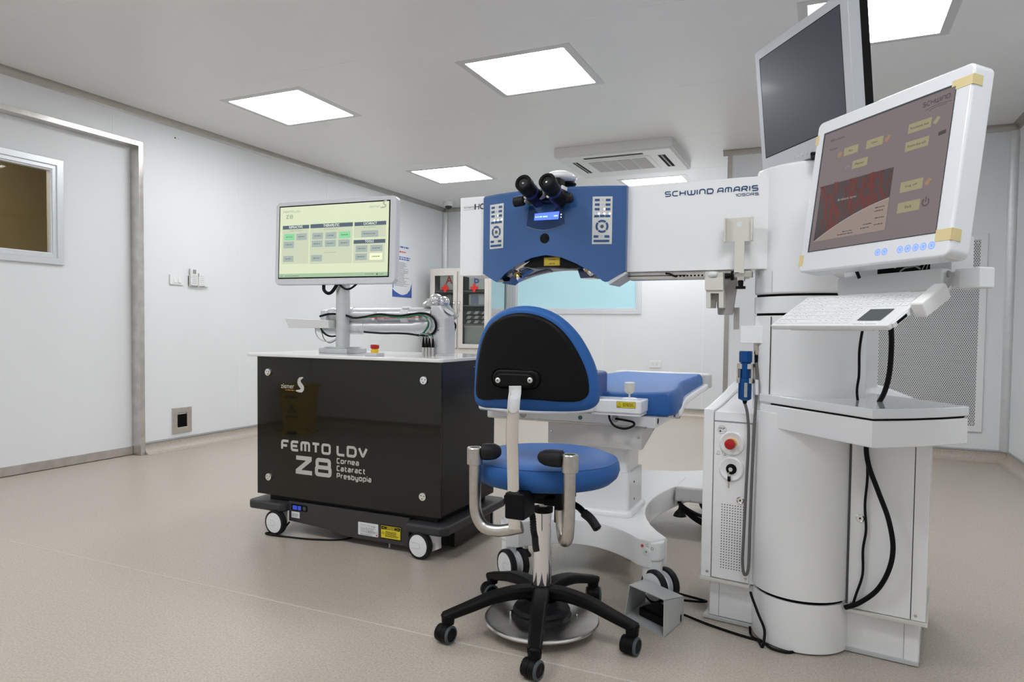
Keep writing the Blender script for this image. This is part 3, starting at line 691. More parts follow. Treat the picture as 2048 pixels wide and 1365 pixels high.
def laser_cart():
    t = thing('laser_cart', 'black glass-fronted laser cart with white worktop and white lettering', 'laser cart', (-1.9, 2.65, 0))
    X0, X1, YF_, YB_, z0, z1 = -2.375, -1.401, 2.402, 2.895, 0.168, 0.80
    b = MB(); b.box(X0+.003, X1, YF_+.008, YB_, z0+.002, z1, .004); b.box(X0+.05, X1-.03, YF_+.03, YB_-.03, .118, z0+.01); b.build('body', CARTBODY, t)
    FP = frame((0, YF_, 0), (1, 0, 0), (0, 0, 1), (0, -1, 0)); gf = .0
    p = MB(FP); p.box(X0, X1, z0, z1, -.008, 0.0, .0012); pan = p.build('front_panel', CARTBLK, t)
    for x, z in ((-2.306, .729), (-1.481, .726), (-2.303, .250), (-1.482, .250)):
        k = MB(FP @ Matrix.Translation((x, z, 0))); k.lathe([(.017, 0), (.0175, .004), (.016, .008), (.001, .0085)], None, 24); k.mi = 1
        for q in range(3): k.disc(.008*math.cos(q*2.1+.4), .008*math.sin(q*2.1+.4), .0022, .0087, 8)
        k.build('bolt', [CHROME, BLACKG], pan)
    k = MB(FP)
    k.glyphs('FEMTO', -2.233, .379, .0006, .049, .0488, .0072, .0115, r=.2); k.glyphs('LDV', -1.922, .379, .0006, .049, .0505, .0065, .0115, r=.2)
    k.flat([(-2.146, .362), (-2.058, .362), (-2.058, .343), (-2.117, .299), (-2.056, .299), (-2.056, .280), (-2.148, .280), (-2.148, .299), (-2.090, .343), (-2.146, .343)], .0006); k.glyphs('8', -2.040, .280, .0006, .082, .092, .010, .0175, r=.12)
    for s, z, wd in (('Cornea', .346, .119), ('Cataract', .313, .153), ('Presbyopia', .281, .184)):
        un = sum(GLYPH[c][1] for c in s); cw = (wd-.0030*(len(s)-1))/un; k.glyphs(s, -1.921, z, .0006, .0245, cw, .0030, .0052, r=.12)
    k.build('model_lettering', LOGO, pan)
    k = MB(FP); k.text('ziemer', -2.234, .660, .0006, w=.076, h=.021, bold=.006)
    s_ = spline([(-2.148, .652, 0), (-2.118, .653, 0), (-2.112, .668, 0), (-2.128, .686, 0), (-2.126, .704, 0), (-2.106, .713, 0)], 6)
    n = len(s_)
    wds = [.0015+.0095*math.sin(PI*min(1, (i/(n-1))*1.02))**.8 for i in range(n)]
    vs = []
    for i, q in enumerate(s_):
        d = (s_[min(i+1, n-1)]-s_[max(i-1, 0)]).normalized(); nn = Vector((-d.y, d.x, 0)); vs += [q+nn*wds[i]+Vector((0, 0, .0006)), q-nn*wds[i]+Vector((0, 0, .0006))]
    k.add(vs, [(2*i, 2*i+1, 2*i+3, 2*i+2) for i in range(n-1)]); k.mi = 1
    k.lines(-2.208, -2.155, .651, .004, .0006, 1, rag=.05); k.build('maker_logo', [LOGO, ORANGE], pan)
    # worktop
    w_ = MB(); w_.rbox(-2.432, -1.392, 2.388, 2.985, .018, .80, .815, .004, 3); w_.build('worktop', TOP, t)
    # lower skirt with labels
    LP = frame((0, 2.405, 0), (1, 0, 0), (0, 0, 1), (0, -1, 0))
    s = MB(LP); s.prism([(-2.192, .150), (-2.192, .060), (-2.03, .052), (-1.96, .046), (-1.90, .034), (-1.83, .030), (-1.552, .030), (-1.552, .150)], -.44, 0, .004); sk = s.build('skirt', mat('skirt_grey', (.040, .037, .037), .42), t)
    s = MB(LP); s.rbox(-2.175, -2.085, .112, .140, .003, 0, .002); s.mi = 1; s.box(-2.165, -2.14, .116, .135, .002, .006, .002); s.box(-2.135, -2.118, .116, .135, .002, .006, .002); s.mi = 2; s.disc(-2.10, .126, .009, .0025); s.build('power_inlet', [BLACK, mat('blue_switch', (.03, .05, .35), .3, emit=(.05, .08, .6), es=.25), DGREY], sk)
    s = MB(LP); s.quad(-2.175, -2.128, .078, .106, .0008); s.mi = 1; s.lines(-2.17, -2.135, .094, .0025, .0012, 3, 1.0); s.build('inspection_sticker', [WLABEL, GREYINK], sk)
    s = MB(LP); s.rbox(-1.808, -1.704, .050, .105, .004, .0004, .0009); s.mi = 1; s.text('FEMTO LDV', -1.795, .0905, .0012, w=.052, h=.006); s.lines(-1.74, -1.71, .092, .0025, .0012, 2); s.lines(-1.795, -1.715, .082, .0022, .0012, 5, 1.2); s.lines(-1.795, -1.72, .056, .002, .0012, 2, .6)
    for q, x in enumerate((-1.752, -1.741, -1.731, -1.721, -1.711)): s.disc(x, .068, .0035, .0012, 12, r2=.0022 if q else 0.0005)
    s.mi = 2; s.flat([(-1.716, .053), (-1.709, .053), (-1.707, .061), (-1.713, .061)], .0012); s.build('rating_label', [WLABEL, GREYINK, REDP], sk)
    s = MB(LP); s.quad(-1.694, -1.589, .049, .109, .0006); s.mi = 1; s.quad(-1.690, -1.593, .053, .105, .0009); s.mi = 0; s.quad(-1.688, -1.595, .089, .103, .0012); s.mi = 1
    el = [(-1.6415+.040*math.cos(a*PI/12), .096+.0055*math.sin(a*PI/12)) for a in range(24)]; s.stroke(el, .0012, .0014, True)
    s.quad(-1.660, -1.623, .0925, .0995, .0013); s.mi = 0; s.text('DANGER', -1.6415, .0935, .0015, w=.034, h=.005, align='C', bold=.02)
    s.stroke([(-1.686, .070), (-1.674, .070), (-1.680, .080)], .0012, .0012, True); s.disc(-1.680, .0735, .0016, .0012, 8); s.lines(-1.668, -1.600, .080, .0022, .0012, 6, .9); s.build('laser_warning_label', [BLACK, YLABEL], sk)
    s = MB(); s.box(-1.668, -1.662, 2.43, 2.434, .005, .034); s.cyl((-1.665, 2.432, .026), (-1.665, 2.432, .034), .006, .008, 12); s.build('hanging_tag', LOGO, sk)
    # bumpers
    for pl in ([(-2.40, 2.55), (-2.405, 2.385), (-2.385, 2.366), (-2.21, 2.366), (-2.192, 2.385), (-2.192, 2.44)], [(-1.555, 2.44), (-1.555, 2.385), (-1.54, 2.366), (-1.385, 2.366), (-1.355, 2.395), (-1.355, 2.92), (-1.375, 2.945), (-1.56, 2.945)], [(-2.405, 2.75), (-2.405, 2.925), (-2.385, 2.945), (-2.2, 2.945), (-2.2, 2.80)]):
        s = MB(); s.prism(pl, .103, .143, .012, 4); s.build('bumper', BUMPER, t)
    s = MB(); s.box(-1.56, -1.40, 2.52, 2.86, .02, .11); s.build('chassis_rail', CARTBODY, t)
    for c, ax, ho in (((-2.236, 2.372, .056), (-.05, -1, 0), (-.02, 0, 0)), ((-1.482, 2.380, .056), (-.12, -1, 0), (.032, -.004, 0)), ((-2.25, 2.90, .056), (.3, 1, 0), (0, 0, 0)), ((-1.43, 2.92, .056), (1, .4, 0), (0, 0, 0))):
        caster('caster', t, c, ax, r=.056, housing=True, hoff=ho)
    # cable under the cart
    k = MB(); k.tube([(-2.20, 2.42, .05), (-2.23, 2.39, .006), (-2.28, 2.36, .005), (-2.25, 2.345, .005), (-2.15, 2.355, .005), (-2.02, 2.38, .005), (-1.9, 2.45, .005), (-1.85, 2.6, .03)], .004, 8); k.build('power_cord', BLACK, t)
    # emergency stop on the worktop
    ex, ey = -1.762, 2.455
    s = MB(); s.rbox(ex-.030, ex+.030, ey-.03, ey+.03, .004, .815, .829, .002); st = s.build('emergency_stop', LGREY, t)
    s = MB(Matrix.Translation((ex, ey, 0))); s.lathe([(.0165, .829), (.0165, .842), (.014, .843), (.014, .846)], None, 20); s.build('stop_collar', YELLOW, st)
    s = MB(Matrix.Translation((ex, ey, 0))); s.lathe([(.013, .845), (.0145, .847), (.0185, .849), (.0185, .862), (.016, .8645), (.001, .865)], None, 24); s.build('stop_button', RED, st)
    # monitor post
    px, py = at(686, 640, 2.66).x, 2.66
    s = MB(); s.prism([(px-.082, py-.075), (px-.03, py-.095), (px+.03, py-.095), (px+.082, py-.075), (px+.082, py+.075), (px-.082, py+.075)], .815, .838, .003); s.prism([(px-.06, py-.06), (px+.06, py-.06), (px+.06, py+.06), (px-.06, py+.06)], .838, .845, .006); ps = s.build('monitor_post_base', ALU, t)
    s = MB(); s.disc(px+.012, py-.074, .006, .8456, 12); s.build('indicator_light', LEDG, ps)
    s = MB(); s.cyl((px, py, .842), (px, py, 1.21), .033, None, 32); s.build('monitor_post', ALU, t)
    # monitor
    yaw, tl = math.radians(3.70), math.radians(1.92)
    r_ = Vector((math.cos(yaw), math.sin(yaw), 0)); n_ = Vector((math.sin(yaw)*math.cos(tl), -math.cos(yaw)*math.cos(tl), math.sin(tl))); u_ = n_.cross(r_)
    MF = frame((-2.105, 2.594, 1.340), r_, u_, n_)
    s = MB(MF)
    s.rbox(-.328, .338, -.204, .194, .026, -.040, -.004, .006, 3)
    s.rbox(-.12, .12, -.14, .08, .02, -.060, -.038, .006); mon = s.build('monitor', mat('monitor_white', (.66, .67, .70), .35), t)
    s = MB(MF); s.box(-.305, .305, -.174, .174, -.006, -.0025); s.build('screen_glass', BLACKG, mon)
    sc = MB(MF); S = [emis('screen_pale', (.68, .75, .53), .98), emis('screen_header', (.085, .115, .155)), emis('screen_button', (.36, .42, .39)), emis('screen_panel', (.56, .61, .45)), emis('screen_green', (.24, .63, .32)), emis('screen_bright', (.85, .87, .58)), emis('screen_bar', (.36, .50, .33)), emis('screen_white', (.75, .82, .72)), emis('screen_grey', (.38, .42, .33)), emis('screen_ink', (.11, .15, .14))]
    W, H = .60, .337
    def uv(zx, zy):
        u = (zx-130)/1490; yt = 245-100*u; yb = 1205-35*u; return (u-.5)*W, (.5-(zy-yt)/(yb-yt))*H
    def R_(i, zx0, zx1, zy0, zy1, z=.0004, lvl=0):
        sc.mi = i; a = uv(zx0, zy0); b = uv(zx1, zy0-(zx1-zx0)*.062); ys = uv(zx0, zy1)[1]
        sc.quad(a[0], b[0], ys, a[1], -.002+z)
        return a[0], b[0], ys, a[1]
    sc.mi = 0; sc.quad(-W/2, W/2, -H/2, H/2, -.002)
    sc.mi = 6; sc.quad(-W/2, W/2, -H/2, -H/2+.018, -.0018)
    panels = [(172, 550, 496, 546, 1020, 'REFRACTIVE', (262, 455)), (568, 1150, 470, 525, 1015, 'THERAPEUTIC', (750, 970)), (1172, 1588, 440, 492, 655, 'CATARACT', (1292, 1468)), (1166, 1582, 684, 735, 998, 'TOOLS', (1315, 1430))]
    for a, b_, y0, y1, y2, s, (t0, t1) in panels:
        q = R_(3, a-4, b_-4, y1, y2); q = R_(1, a, b_, y0, y1, .0006); sc.mi = 7; sc.text(s, (q[0]+q[1])/2, q[2]+.0035, -.0010, w=(t1-t0)/1490*W, h=(q[3]-q[2])*.68, align='C', bold=.02)
    btn = [(195, 345, 608, 695, 4), (370, 520, 600, 690, 2), (190, 340, 712, 802, 2), (188, 335, 908, 990, 2), (597, 745, 590, 678, 2), (780, 930, 580, 670, 2), (965, 1118, 570, 660, 4), (592, 742, 695, 785, 2), (775, 925, 688, 778, 2), (960, 1112, 680, 772, 2), (588, 738, 892, 980, 2), (1265, 1488, 555, 645, 2), (1195, 1350, 758, 848, 2), (1388, 1548, 752, 838, 2), (1190, 1345, 870, 960, 2), (1380, 1545, 862, 955, 5)]
    for a, b_, y0, y1, i in btn:
        q = R_(i, a, b_, y0, y1, .0007); sc.mi = 9; sc.lines(q[0]+.012, q[1]-.010, (q[2]+q[3])/2-.001, .0032, -.0010, 1, rag=.1)
    sc.mi = 8
    for a, b_, y in ((262, 455, 570), (755, 955, 545), (1295, 1465, 515), (765, 930, 862)): p0 = uv(a, y); p1 = uv(b_, y-12); sc.lines(p0[0], p1[0], p0[1], .0035, -.0012, 1, rag=.05)
    sc.glyphs('FEMTO', -.281, .140, -.0014, .0105, .0105, .0016, .0022); sc.glyphs('LDV', -.216, .140, -.0014, .0105, .0105, .0016, .0022); sc.glyphs('Z8', -.266, .112, -.0014, .019, .019, .003, .0045, r=.15)
    sc.text('ziemer', .196, .142, -.0014, w=.058, h=.012); sc.stroke([(.256, .141), (.280, .142), (.284, .150), (.270, .158), (.272, .167), (.287, .173)], .0065, -.0014, r=.006)
    sc.mi = 9; sc.lines(-.265, -.16, -.163, .0025, -.0014, 1); sc.lines(.18, .235, -.160, .0025, -.0014, 1, rag=.1); sc.quad(.241, .249, -.164, -.156, -.0014); sc.lines(.252, .28, -.161, .0025, -.0014, 1, rag=.1); sc.stroke([(-.288, -.156), (-.288, -.165), (-.280, -.165), (-.280, -.156)], .0015, -.0014)
    sc.build('screen_picture', S, mon)
    k = MB(); p = lambda x, y: at(x, y, 2.61)
    k.tube([p(648, 566), p(648, 580), p(656, 587), p(665, 583), p(676, 566)], .008, 8); k.tube([p(677, 568), p(690, 578), p(702, 577), p(716, 566)], .005, 8); k.build('monitor_cable', BLACK, t)

    # articulated beam arm
    Y = 2.70; p = lambda x, y, Y=Y: at(x, y, Y); r = .034
    ax_, az_ = p(886, 660).x, .815
    s = MB(); s.lathe([(.055, .815), (.055, .822), (.05, .824)], Matrix.Translation((ax_, Y, 0)) @ Matrix.Diagonal((1, 1, 1, 1)), 28); s.rbox(ax_-.043, ax_+.043, Y-.045, Y+.045, .016, .815, p(886, 655).z, .004); s.rbox(ax_-.041, ax_+.041, Y-.042, Y+.042, .016, p(886, 657).z, p(886, 636).z, .003)
    sh = p(886, 640).z; top = p(886, 612).z
    s.M = frame((0, Y-.041, 0), (1, 0, 0), (0, 0, 1), (0, -1, 0)); s.prism([(ax_-.042, sh), (ax_+.042, sh), (ax_+.041, sh+.014), (ax_+.005, top), (ax_-.042, top)], -.082, 0, .008, 3); s.M = Matrix.Identity(4)
    ab = s.build('beam_arm_base', mat('arm_silver', (.62, .63, .65), .34, .35), t)
    s = MB(); s.M = frame((ax_+.0255, Y, (sh+.014+top)/2+.0018), Vector((1, 0, -.86)).normalized(), (0, 1, 0), Vector((.86, 0, 1)).normalized()); s.disc(0, 0, .030, .0006, 24); s.build('end_cap', LGREY, ab)
    s = MB(); s.lathe([(.003, 0), (.003, .002), (.0005, .0022)], axis_frame(p(877, 661, Y-.046), (0, -1, 0)), 10); s.build('screw', DGREY, ab)
    arm = MB(); L0, L1 = p(668, 631), p(868, 630)
    arm.cyl(L0, L1, r); arm.cyl(p(764, 631), p(776, 631), r+.0015); arm.cyl(p(700, 630), p(709, 630), r+.002); arm.ball(L0, r+.003, 14, 1.2, 1, 1)
    arm.cyl(p(655, 631), p(668, 631), r*.9, r); ua = arm.build('upper_beam_tube', mat('arm_silver', (0, 0, 0)), t)
    lo = MB(); lo.cyl(p(652, 655), p(725, 655), r); lo.cyl(p(725, 655), p(733, 654), r, r-.003); lo.cyl(p(733, 654.5), p(834, 654), r-.003); lo.cyl(p(834, 653), p(862, 650), r-.001, r-.003)
    lo.cyl(p(638, 655), p(652, 655), r*.75, r); lo.build('lower_beam_tube', mat('arm_silver', (0, 0, 0)), t)
    e = MB(); a, b_ = p(657, 633), p(657, 655); e.M = Matrix.Identity(4); e.rbox(a.x-.025, a.x+.018, Y-.036, Y+.036, .012, b_.z-.02, a.z+.03, .008); e.build('elbow_block', mat('arm_silver', (0, 0, 0)), t)
    pd = MB(frame((0, 2.60, 0), (1, 0, 0), (0, 0, 1), (0, -1, 0))); q = [at(*v, 2.60) for v in ((569, 637), (657, 641), (657, 657), (577, 656))]; pd.prism([(v.x, v.z) for v in q], -.075, 0, .003); pd.build('handpiece_tray', mat('tray_white', (.66, .66, .65), .4), t)
    v = MB(); vv = p(815, 632); v.cyl((vv.x-.020, Y, vv.z), (vv.x+.020, Y, vv.z), r+.003, None, 28); v.box(vv.x-.016, vv.x+.020, Y-.03, Y+.01, vv.z+.030, vv.z+.042, .006); v.build('velcro_strap', WHITE_MATTE, t)
    for x in (663, 759, 846):
        c = p(x, 632); k = MB(); k.cyl((c.x-.008, Y, c.z), (c.x+.008, Y, c.z), r+.002, None, 24); k.box(c.x-.008, c.x+.008, Y-.052, Y-.03, c.z-.022, c.z+.008, .002); k.build('cable_clip', mat('pale_clip', (.62, .63, .64), .3), t)
    jc = p(868, 601)
    j = MB(); j.lathe([(.040, 0), (.042, .012), (.030, .022), (.022, .024), (.022, .034)], Matrix.Translation((jc.x-.012, Y, top-.002)), 28); j.ball((jc.x+.012, Y, p(868, 600).z), .030, 12, 1.1, 1, .9); j.ball((jc.x+.038, Y+.02, p(875, 604).z), .026, 12, 1, 1.2, 1)
    j.cyl((jc.x+.03, Y+.02, p(874, 602).z), p(900, 640, Y+.05), .022, .026, 18); j.build('mirror_joint', mat('joint_chrome', (.72, .72, .73), .18, .8), t)
    g = MB(); g.cyl(p(878, 606, Y+.02), p(908, 641, Y+.05), .030, .030, 18, cap=False); g.build('clear_sleeve', mat('sleeve_grey', (.42, .43, .43), .25), t)
    for pts, rr in (([(904, 640), (911, 650), (909, 662), (903, 672), (900, 680)], .004), ([(906, 641), (907, 652), (905, 664), (901, 676)], .003), ([(903, 641), (905, 648), (903, 660)], .0045)):
        k = MB(); k.tube([p(x, y, Y+.05) for x, y in pts], rr, 8); k.build('sleeve_cable', BLACK, t)
    Yc = Y-.052
    for nm, m, rr, pts in (('black_cable', BLACK, .0055, [(640, 633), (662, 628), (690, 631), (708, 636), (730, 634), (756, 629), (780, 631), (800, 632), (822, 629), (843, 627), (858, 630), (869, 640), (872, 655), (866, 667), (854, 671), (836, 671)]),
                           ('lower_black_cable', BLACK, .0045, [(836, 671), (815, 668), (790, 667), (765, 667), (735, 665), (728, 664)]),
                           ('green_cable', GREENC, .0045, [(700, 636), (720, 636), (745, 633), (770, 632), (795, 635), (815, 634), (838, 630), (850, 634), (857, 642), (855, 655), (846, 667), (838, 672)]),
                           ('thin_green_cable', GREENC, .003, [(644, 660), (654, 670), (668, 673), (680, 669)]),
                           ('pale_cable', CLEARC, .004, [(846, 634), (858, 640), (861, 650), (856, 663), (846, 671), (838, 674)]),
                           ('grey_loop_cable', CLEARC, .0025, [(631, 655), (632, 668), (640, 679), (656, 684), (672, 678), (680, 672)]),
                           ('black_loop_cable', BLACK, .004, [(641, 656), (648, 667), (660, 673), (674, 672), (680, 669)]),
                           ('thin_grey_cable', GREYC, .0022, [(643, 662), (648, 678), (658, 686), (668, 683), (680, 675)]),
                           ('red_thin_cable', REDP, .0016, [(705, 634), (760, 636), (800, 636), (842, 635)])):
        k = MB(); k.tube([p(x, y, Yc) for x, y in pts], rr, 8); k.build(nm, m, t)
    for i, x in enumerate((847, 853, 859, 866)):
        Yk = 2.64; top_ = at(x, 675+i, Yk); zt = top_.z
        k = MB(); k.cyl((top_.x, Yk, .815), (top_.x, Yk, .852), .0062, None, 14); cn = k.build('plug', STEEL, t)
        k = MB(); k.cyl((top_.x, Yk, .852), (top_.x, Yk, .868), .007, .0065, 12); k.cyl((top_.x, Yk, .868), (top_.x, Yk, zt), .006, .003, 12); k.build('boot', BLACK, cn)
        k = MB(); k.tube([(top_.x, Yk, zt), at(x-2, 671, Yk-.005), at(845, 670-i, Yk-.01), at(838, 671, Yk-.012)], .0018, 6); k.build('lead', (BLACK, GREYC, CLEARC, GREENC)[i], cn)
laser_cart()

# ================================================================== swivel stool with backrest
def stool():
    cx, cy = -0.79, 1.985
    t = thing('swivel_stool', 'blue round swivel stool with black-backed blue backrest, chrome post and five casters', 'stool', (cx, cy, 0))
    CM = Matrix.Translation((cx, cy, 0))
    # five-star base
    h = MB(CM); h.lathe([(.030, .092), (.036, .10), (.038, .128), (.034, .142), (.030, .146)], None, 28); h.build('base_hub', BLACK, t)
    dirs = [Vector((-.691-cx, 1.687-cy, 0)), Vector((-1.018-cx, 1.782-cy, 0)), Vector((-.496-cx, 1.955-cy, 0)), Vector((-1.045-cx, 2.15-cy, 0)), Vector((-.712-cx, 2.285-cy, 0))]
    for d in dirs:
        L = .298; d = d.normalized(); sd = Vector((-d.y, d.x, 0)); c0 = Vector((cx, cy, 0))
        pts = spline([c0+d*.012+Vector((0, 0, .122)), c0+d*.08+Vector((0, 0, .126)), c0+d*.16+Vector((0, 0, .117)), c0+d*.24+Vector((0, 0, .094)), c0+d*(L+.012)+Vector((0, 0, .074))], 5)
        n = len(pts); sc = [(1.15-.35*i/(n-1), 1.35-.55*i/(n-1)) for i in range(n)]
        lg = MB(); lg.sweep(pts, rrect(-.024, .024, -.0145, .0145, .010, 4), scale=sc)
        e = c0+d*L; lg.cyl((e.x, e.y, .052), (e.x, e.y, .080), .0185, .021, 18); lg.ball((e.x, e.y, .078), .022, 10, 1, 1, .45)
        leg = lg.build('leg', BLACK, t)
        ca = MB(); ca.cyl((e.x, e.y, .03), (e.x, e.y, .054), .010, .010, 12)
        ax = Vector((.98, -.18, 0)).normalized() if d.y < 0.1 else Vector((.9, .42, 0)) if d.x > 0 else Vector((.75, -.65, 0)).normalized()
        w0 = e-Vector((-ax.y, ax.x, 0))*.012; w0.z = .027
        ca.lathe([(.010, -.024), (.0245, -.0235), (.0262, -.018), (.0265, -.002), (.0252, -.001), (.0252, .001), (.0265, .002), (.0262, .018), (.021, .0185), (.0205, .0235), (.001, .025)], axis_frame(w0, ax), 28)
        cs = ca.build('caster', BLACK, t)
        ri = MB(); ri.lathe([(.0255, .0175), (.0268, .0195), (.0268, .0225), (.024, .0255), (.0205, .0258), (.020, .024), (.0205, .0175), (.0255, .0175)], axis_frame(w0, ax), 28, cap=False); ri.build('tread_ring', mat('teal_grey_tread', (.055, .075, .085), .35), cs)
    # foot disc and bellows
    dz = .036
    k = MB(CM); k.lathe([(.001, dz-.004), (.150, dz-.004), (.176, dz-.006), (.180, dz), (.177, dz+.005), (.168, dz+.0065), (.001, dz+.0065)], None, 64); k.build('foot_disc', STEEL, t)
    k = MB(CM); k.lathe([(.092, dz+.006), (.094, dz+.016), (.086, dz+.022), (.090, dz+.030), (.084, dz+.040), (.062, dz+.046), (.05, dz+.062), (.034, .098)], None, 40); k.build('bellows', RUBBER, t)
    k = MB(); k.cyl((cx-.085, cy-.045, .03), (cx-.085, cy-.045, .060), .004, None, 10); k.ball((cx+.10, cy+.045, dz+.009), .004, 8); k.build('disc_bolt', CHROME, t)
    # column
    k = MB(CM); k.lathe([(.0295, .140), (.0295, .378), (.028, .380)], None, 40); k.build('column', CHROME, t)
    k = MB(CM); k.lathe([(.0315, .372), (.0315, .386), (.020, .388)], None, 28); k.build('column_collar', BLACK, t)
    k = MB(CM); k.cyl((0, 0, .385), (0, 0, .445), .0135, None, 20); k.build('gas_rod', SATIN, t)
    # mechanism
    m = MB(); m.rbox(cx-.085, cx+.075, cy-.06, cy+.06, .01, .425, .452, .006); m.box(cx-.05, cx+.04, cy-.045, cy+.045, .405, .43, .006); m.box(cx-.11, cx+.10, cy-.085, cy+.085, .450, .470, .004)
    m.box(cx-.05, cx-.005, 1.80, cy-.04, .43, .458, .004); m.build('tilt_mechanism', BLACK, t)
    for x, y in ((1056, 974), (1099, 974), (1058, 1000), (1097, 1002)):
        k = MB(); q = at(x, y, cy-.066); k.cyl(q, q+Vector((0, .01, 0)), .0045, None, 10); k.build('mechanism_bolt', STEEL, t)
    # seat
    k = MB(Matrix.Translation((cx+.005, cy+.005, 0)))
    k.lathe([(.001, .468), (.17, .468), (.205, .476), (.222, .492), (.229, .512), (.2265, .532), (.221, .541), (.2195, .5425), (.2165, .544), (.195, .5535), (.15, .560), (.09, .5615), (.001, .561)], None, 72); seat = k.build('seat', VINYLB, t, angle=70)
    k = MB(Matrix.Translation((cx+.005, cy+.005, 0))); k.lathe([(.2205, .5405), (.2220, .5418), (.2205, .5430), (.219, .5422)], None, 72); k.build('seam_welt', mat('seam_blue', (.012, .06, .19), .5), seat)
    # backrest: cushion and black shell, slightly wrapped round the sitter
    px = [(939, 792), (941, 755), (946, 720), (957, 682), (975, 652), (1000, 634), (1035, 625), (1072, 628), (1105, 643), (1132, 670), (1152, 705), (1166, 742), (1171, 775), (1168, 795), (1152, 806), (1120, 807), (1075, 803), (1030, 801), (985, 802), (955, 803)]
    Yb = 1.745
    P0 = [at(x, y, Yb) for x, y in px]; c = Vector((sum(p.x for p in P0)/len(P0), 0, sum(p.z for p in P0)/len(P0)))
    ol = [(p.x-c.x, p.z-c.z) for p in spline([(p.x, 0, p.z) for p in P0], 4, True)]
    def bend(x, y, z): return (c.x+x, Yb+y+1.15*x*x-.06*(z), c.z+z)
    def loft(layers, name, m, parent, ang=50):
        b = MB(); n = len(ol); vs = []; fs = []
        for s_, g_, y in layers:
            for x, z in ol:
                l = math.hypot(x, z); k_ = (l+g_)/l*s_; dz_ = -max(0, g_)*.8*min(1, max(0, -z)/.05); vs.append(bend(x*k_, y, z*k_+dz_))
        for i in range(len(layers)-1):
            for k_ in range(n): fs.append((i*n+k_, i*n+(k_+1) % n, (i+1)*n+(k_+1) % n, (i+1)*n+k_))
        # domed caps as nested rings
        fs += [tuple(range(n))[::-1], tuple(range((len(layers)-1)*n, len(layers)*n))]
        b.add(vs, fs); return b.build(name, m, parent, angle=ang)
    loft([(.02, 0, .0), (.5, 0, .0), (.9, 0, .0), (1, .003, .001), (1, .010, .005), (1, .016, .015), (1, .018, .028), (1, .013, .044), (1, .002, .056), (.9, 0, .058), (.5, 0, .062), (.02, 0, .063)], 'backrest_cushion', VINYLB, t)
    sh = loft([(.02, 0, .004), (.9, 0, .004), (1, -.002, .003), (1, -.003, -.004), (1, -.008, -.009), (.9, 0, -.0115), (.5, 0, -.013), (.02, 0, -.013)], 'backrest_shell', BLACK, t)
    m1, m2 = at(997, 761, Yb-.02), at(1061, 761, Yb-.02); mc = (m1+m2)/2
    k = MB(frame((mc.x, Yb-.012, mc.z), (1, 0, 0), (0, 0, 1), (0, -1, 0))); k.rbox(-.058, .058, -.019, .019, .018, -.006, .012, .007, 3); k.rbox(-.074, .074, -.024, .030, .026, -.010, .002, .010, 3); k.build('mounting_boss', BLACK, sh, angle=60)
    for q in (m1, m2):
        k = MB(axis_frame((q.x, Yb-.023, q.z), (0, -1, 0))); k.lathe([(.0075, 0), (.0075, .002), (.005, .0038), (.001, .004)], None, 20); k.mi = 1; k.disc(0, 0, .003, .0043, 6); k.build('screw', [mat('zinc_screw', (.72, .72, .70), .3, .6), DGREY], sh)
    for q in ((947, 735), (1158, 741)):
        k = MB(); v = at(*q, Yb+.02); k.ball((v.x, Yb-.006+1.15*(v.x-c.x)**2-.06*(v.z-c.z), v.z), .0025, 6); k.build('tack', DGREY, sh)
    # post
    k = MB(); Z = lambda x, y, Y: at(x, y, Y)
    pts = [Z(1030, 772, 1.706), Z(1030, 785, 1.705), Z(1028, 800, 1.700), Z(1026, 830, 1.700), Z(1024, 870, 1.712), Z(1025, 915, 1.73), Z(1026, 960, 1.742), Z(1027, 1000, 1.75), Z(1029, 1058, 1.75)]
    pts = spline(pts, 4); n = len(pts)
    k.sweep(pts, [(.0185*math.cos(2*PI*q/20), .0075*math.sin(2*PI*q/20)) for q in range(20)], up=(0, 1, 0)); k.build('backrest_post', CHROME, t)
    a, b_ = at(1010, 985, 1.735), at(1048, 1043, 1.735)
    k = MB(); k.box(a.x, b_.x, 1.732, 1.815, b_.z, a.z, .006, 3); k.build('height_clamp', BLACK, t)
    v = at(1028, 1053, 1.742); k = MB(axis_frame((v.x, 1.7435, v.z), (0, -1, 0))); k.disc(0, 0, .004, 0, 12); k.build('post_hole', mat('dark_red_hole', (.09, .012, .008), .5), t)
    # side torso supports
    for nm, top, path in (('support_bar', at(950, 905, 1.775), [(950, 930, 1.775), (950, 985, 1.775), (952, 1025, 1.775), (966, 1053, 1.776), (992, 1062, 1.778), (1018, 1060, 1.782), (1044, 1055, 1.79)]),
                          ('support_bar', at(1140, 920, 1.775), [(1139, 945, 1.775), (1138, 1010, 1.775), (1137, 1050, 1.775), (1134, 1078, 1.785), (1128, 1080, 1.815), (1124, 1055, 1.835), (1122, 1020, 1.84)])):
        k = MB(); pts = [at(*q) for q in path]; k.tube([Vector((pts[0].x, pts[0].y, top.z-.005))]+pts, .0172, 18, 8); bar = k.build(nm, SATIN, t)
        k = MB(); k.lathe([(.0175, top.z-.036), (.0232, top.z-.034), (.0235, top.z-.030), (.0235, top.z+.012), (.0215, top.z+.0145), (.0150, top.z+.0145), (.0145, top.z+.004)], Matrix.Translation((top.x, 1.775, 0)), 32); k.build('collar', SATIN, bar)
        k = MB(); k.cyl((top.x, 1.775, top.z), (top.x, 1.775, top.z+.0105), .0148, None, 24); k.build('collar_plug', BLACK, bar)
    l = at(950, 905, 1.775); r = at(1140, 920, 1.775)
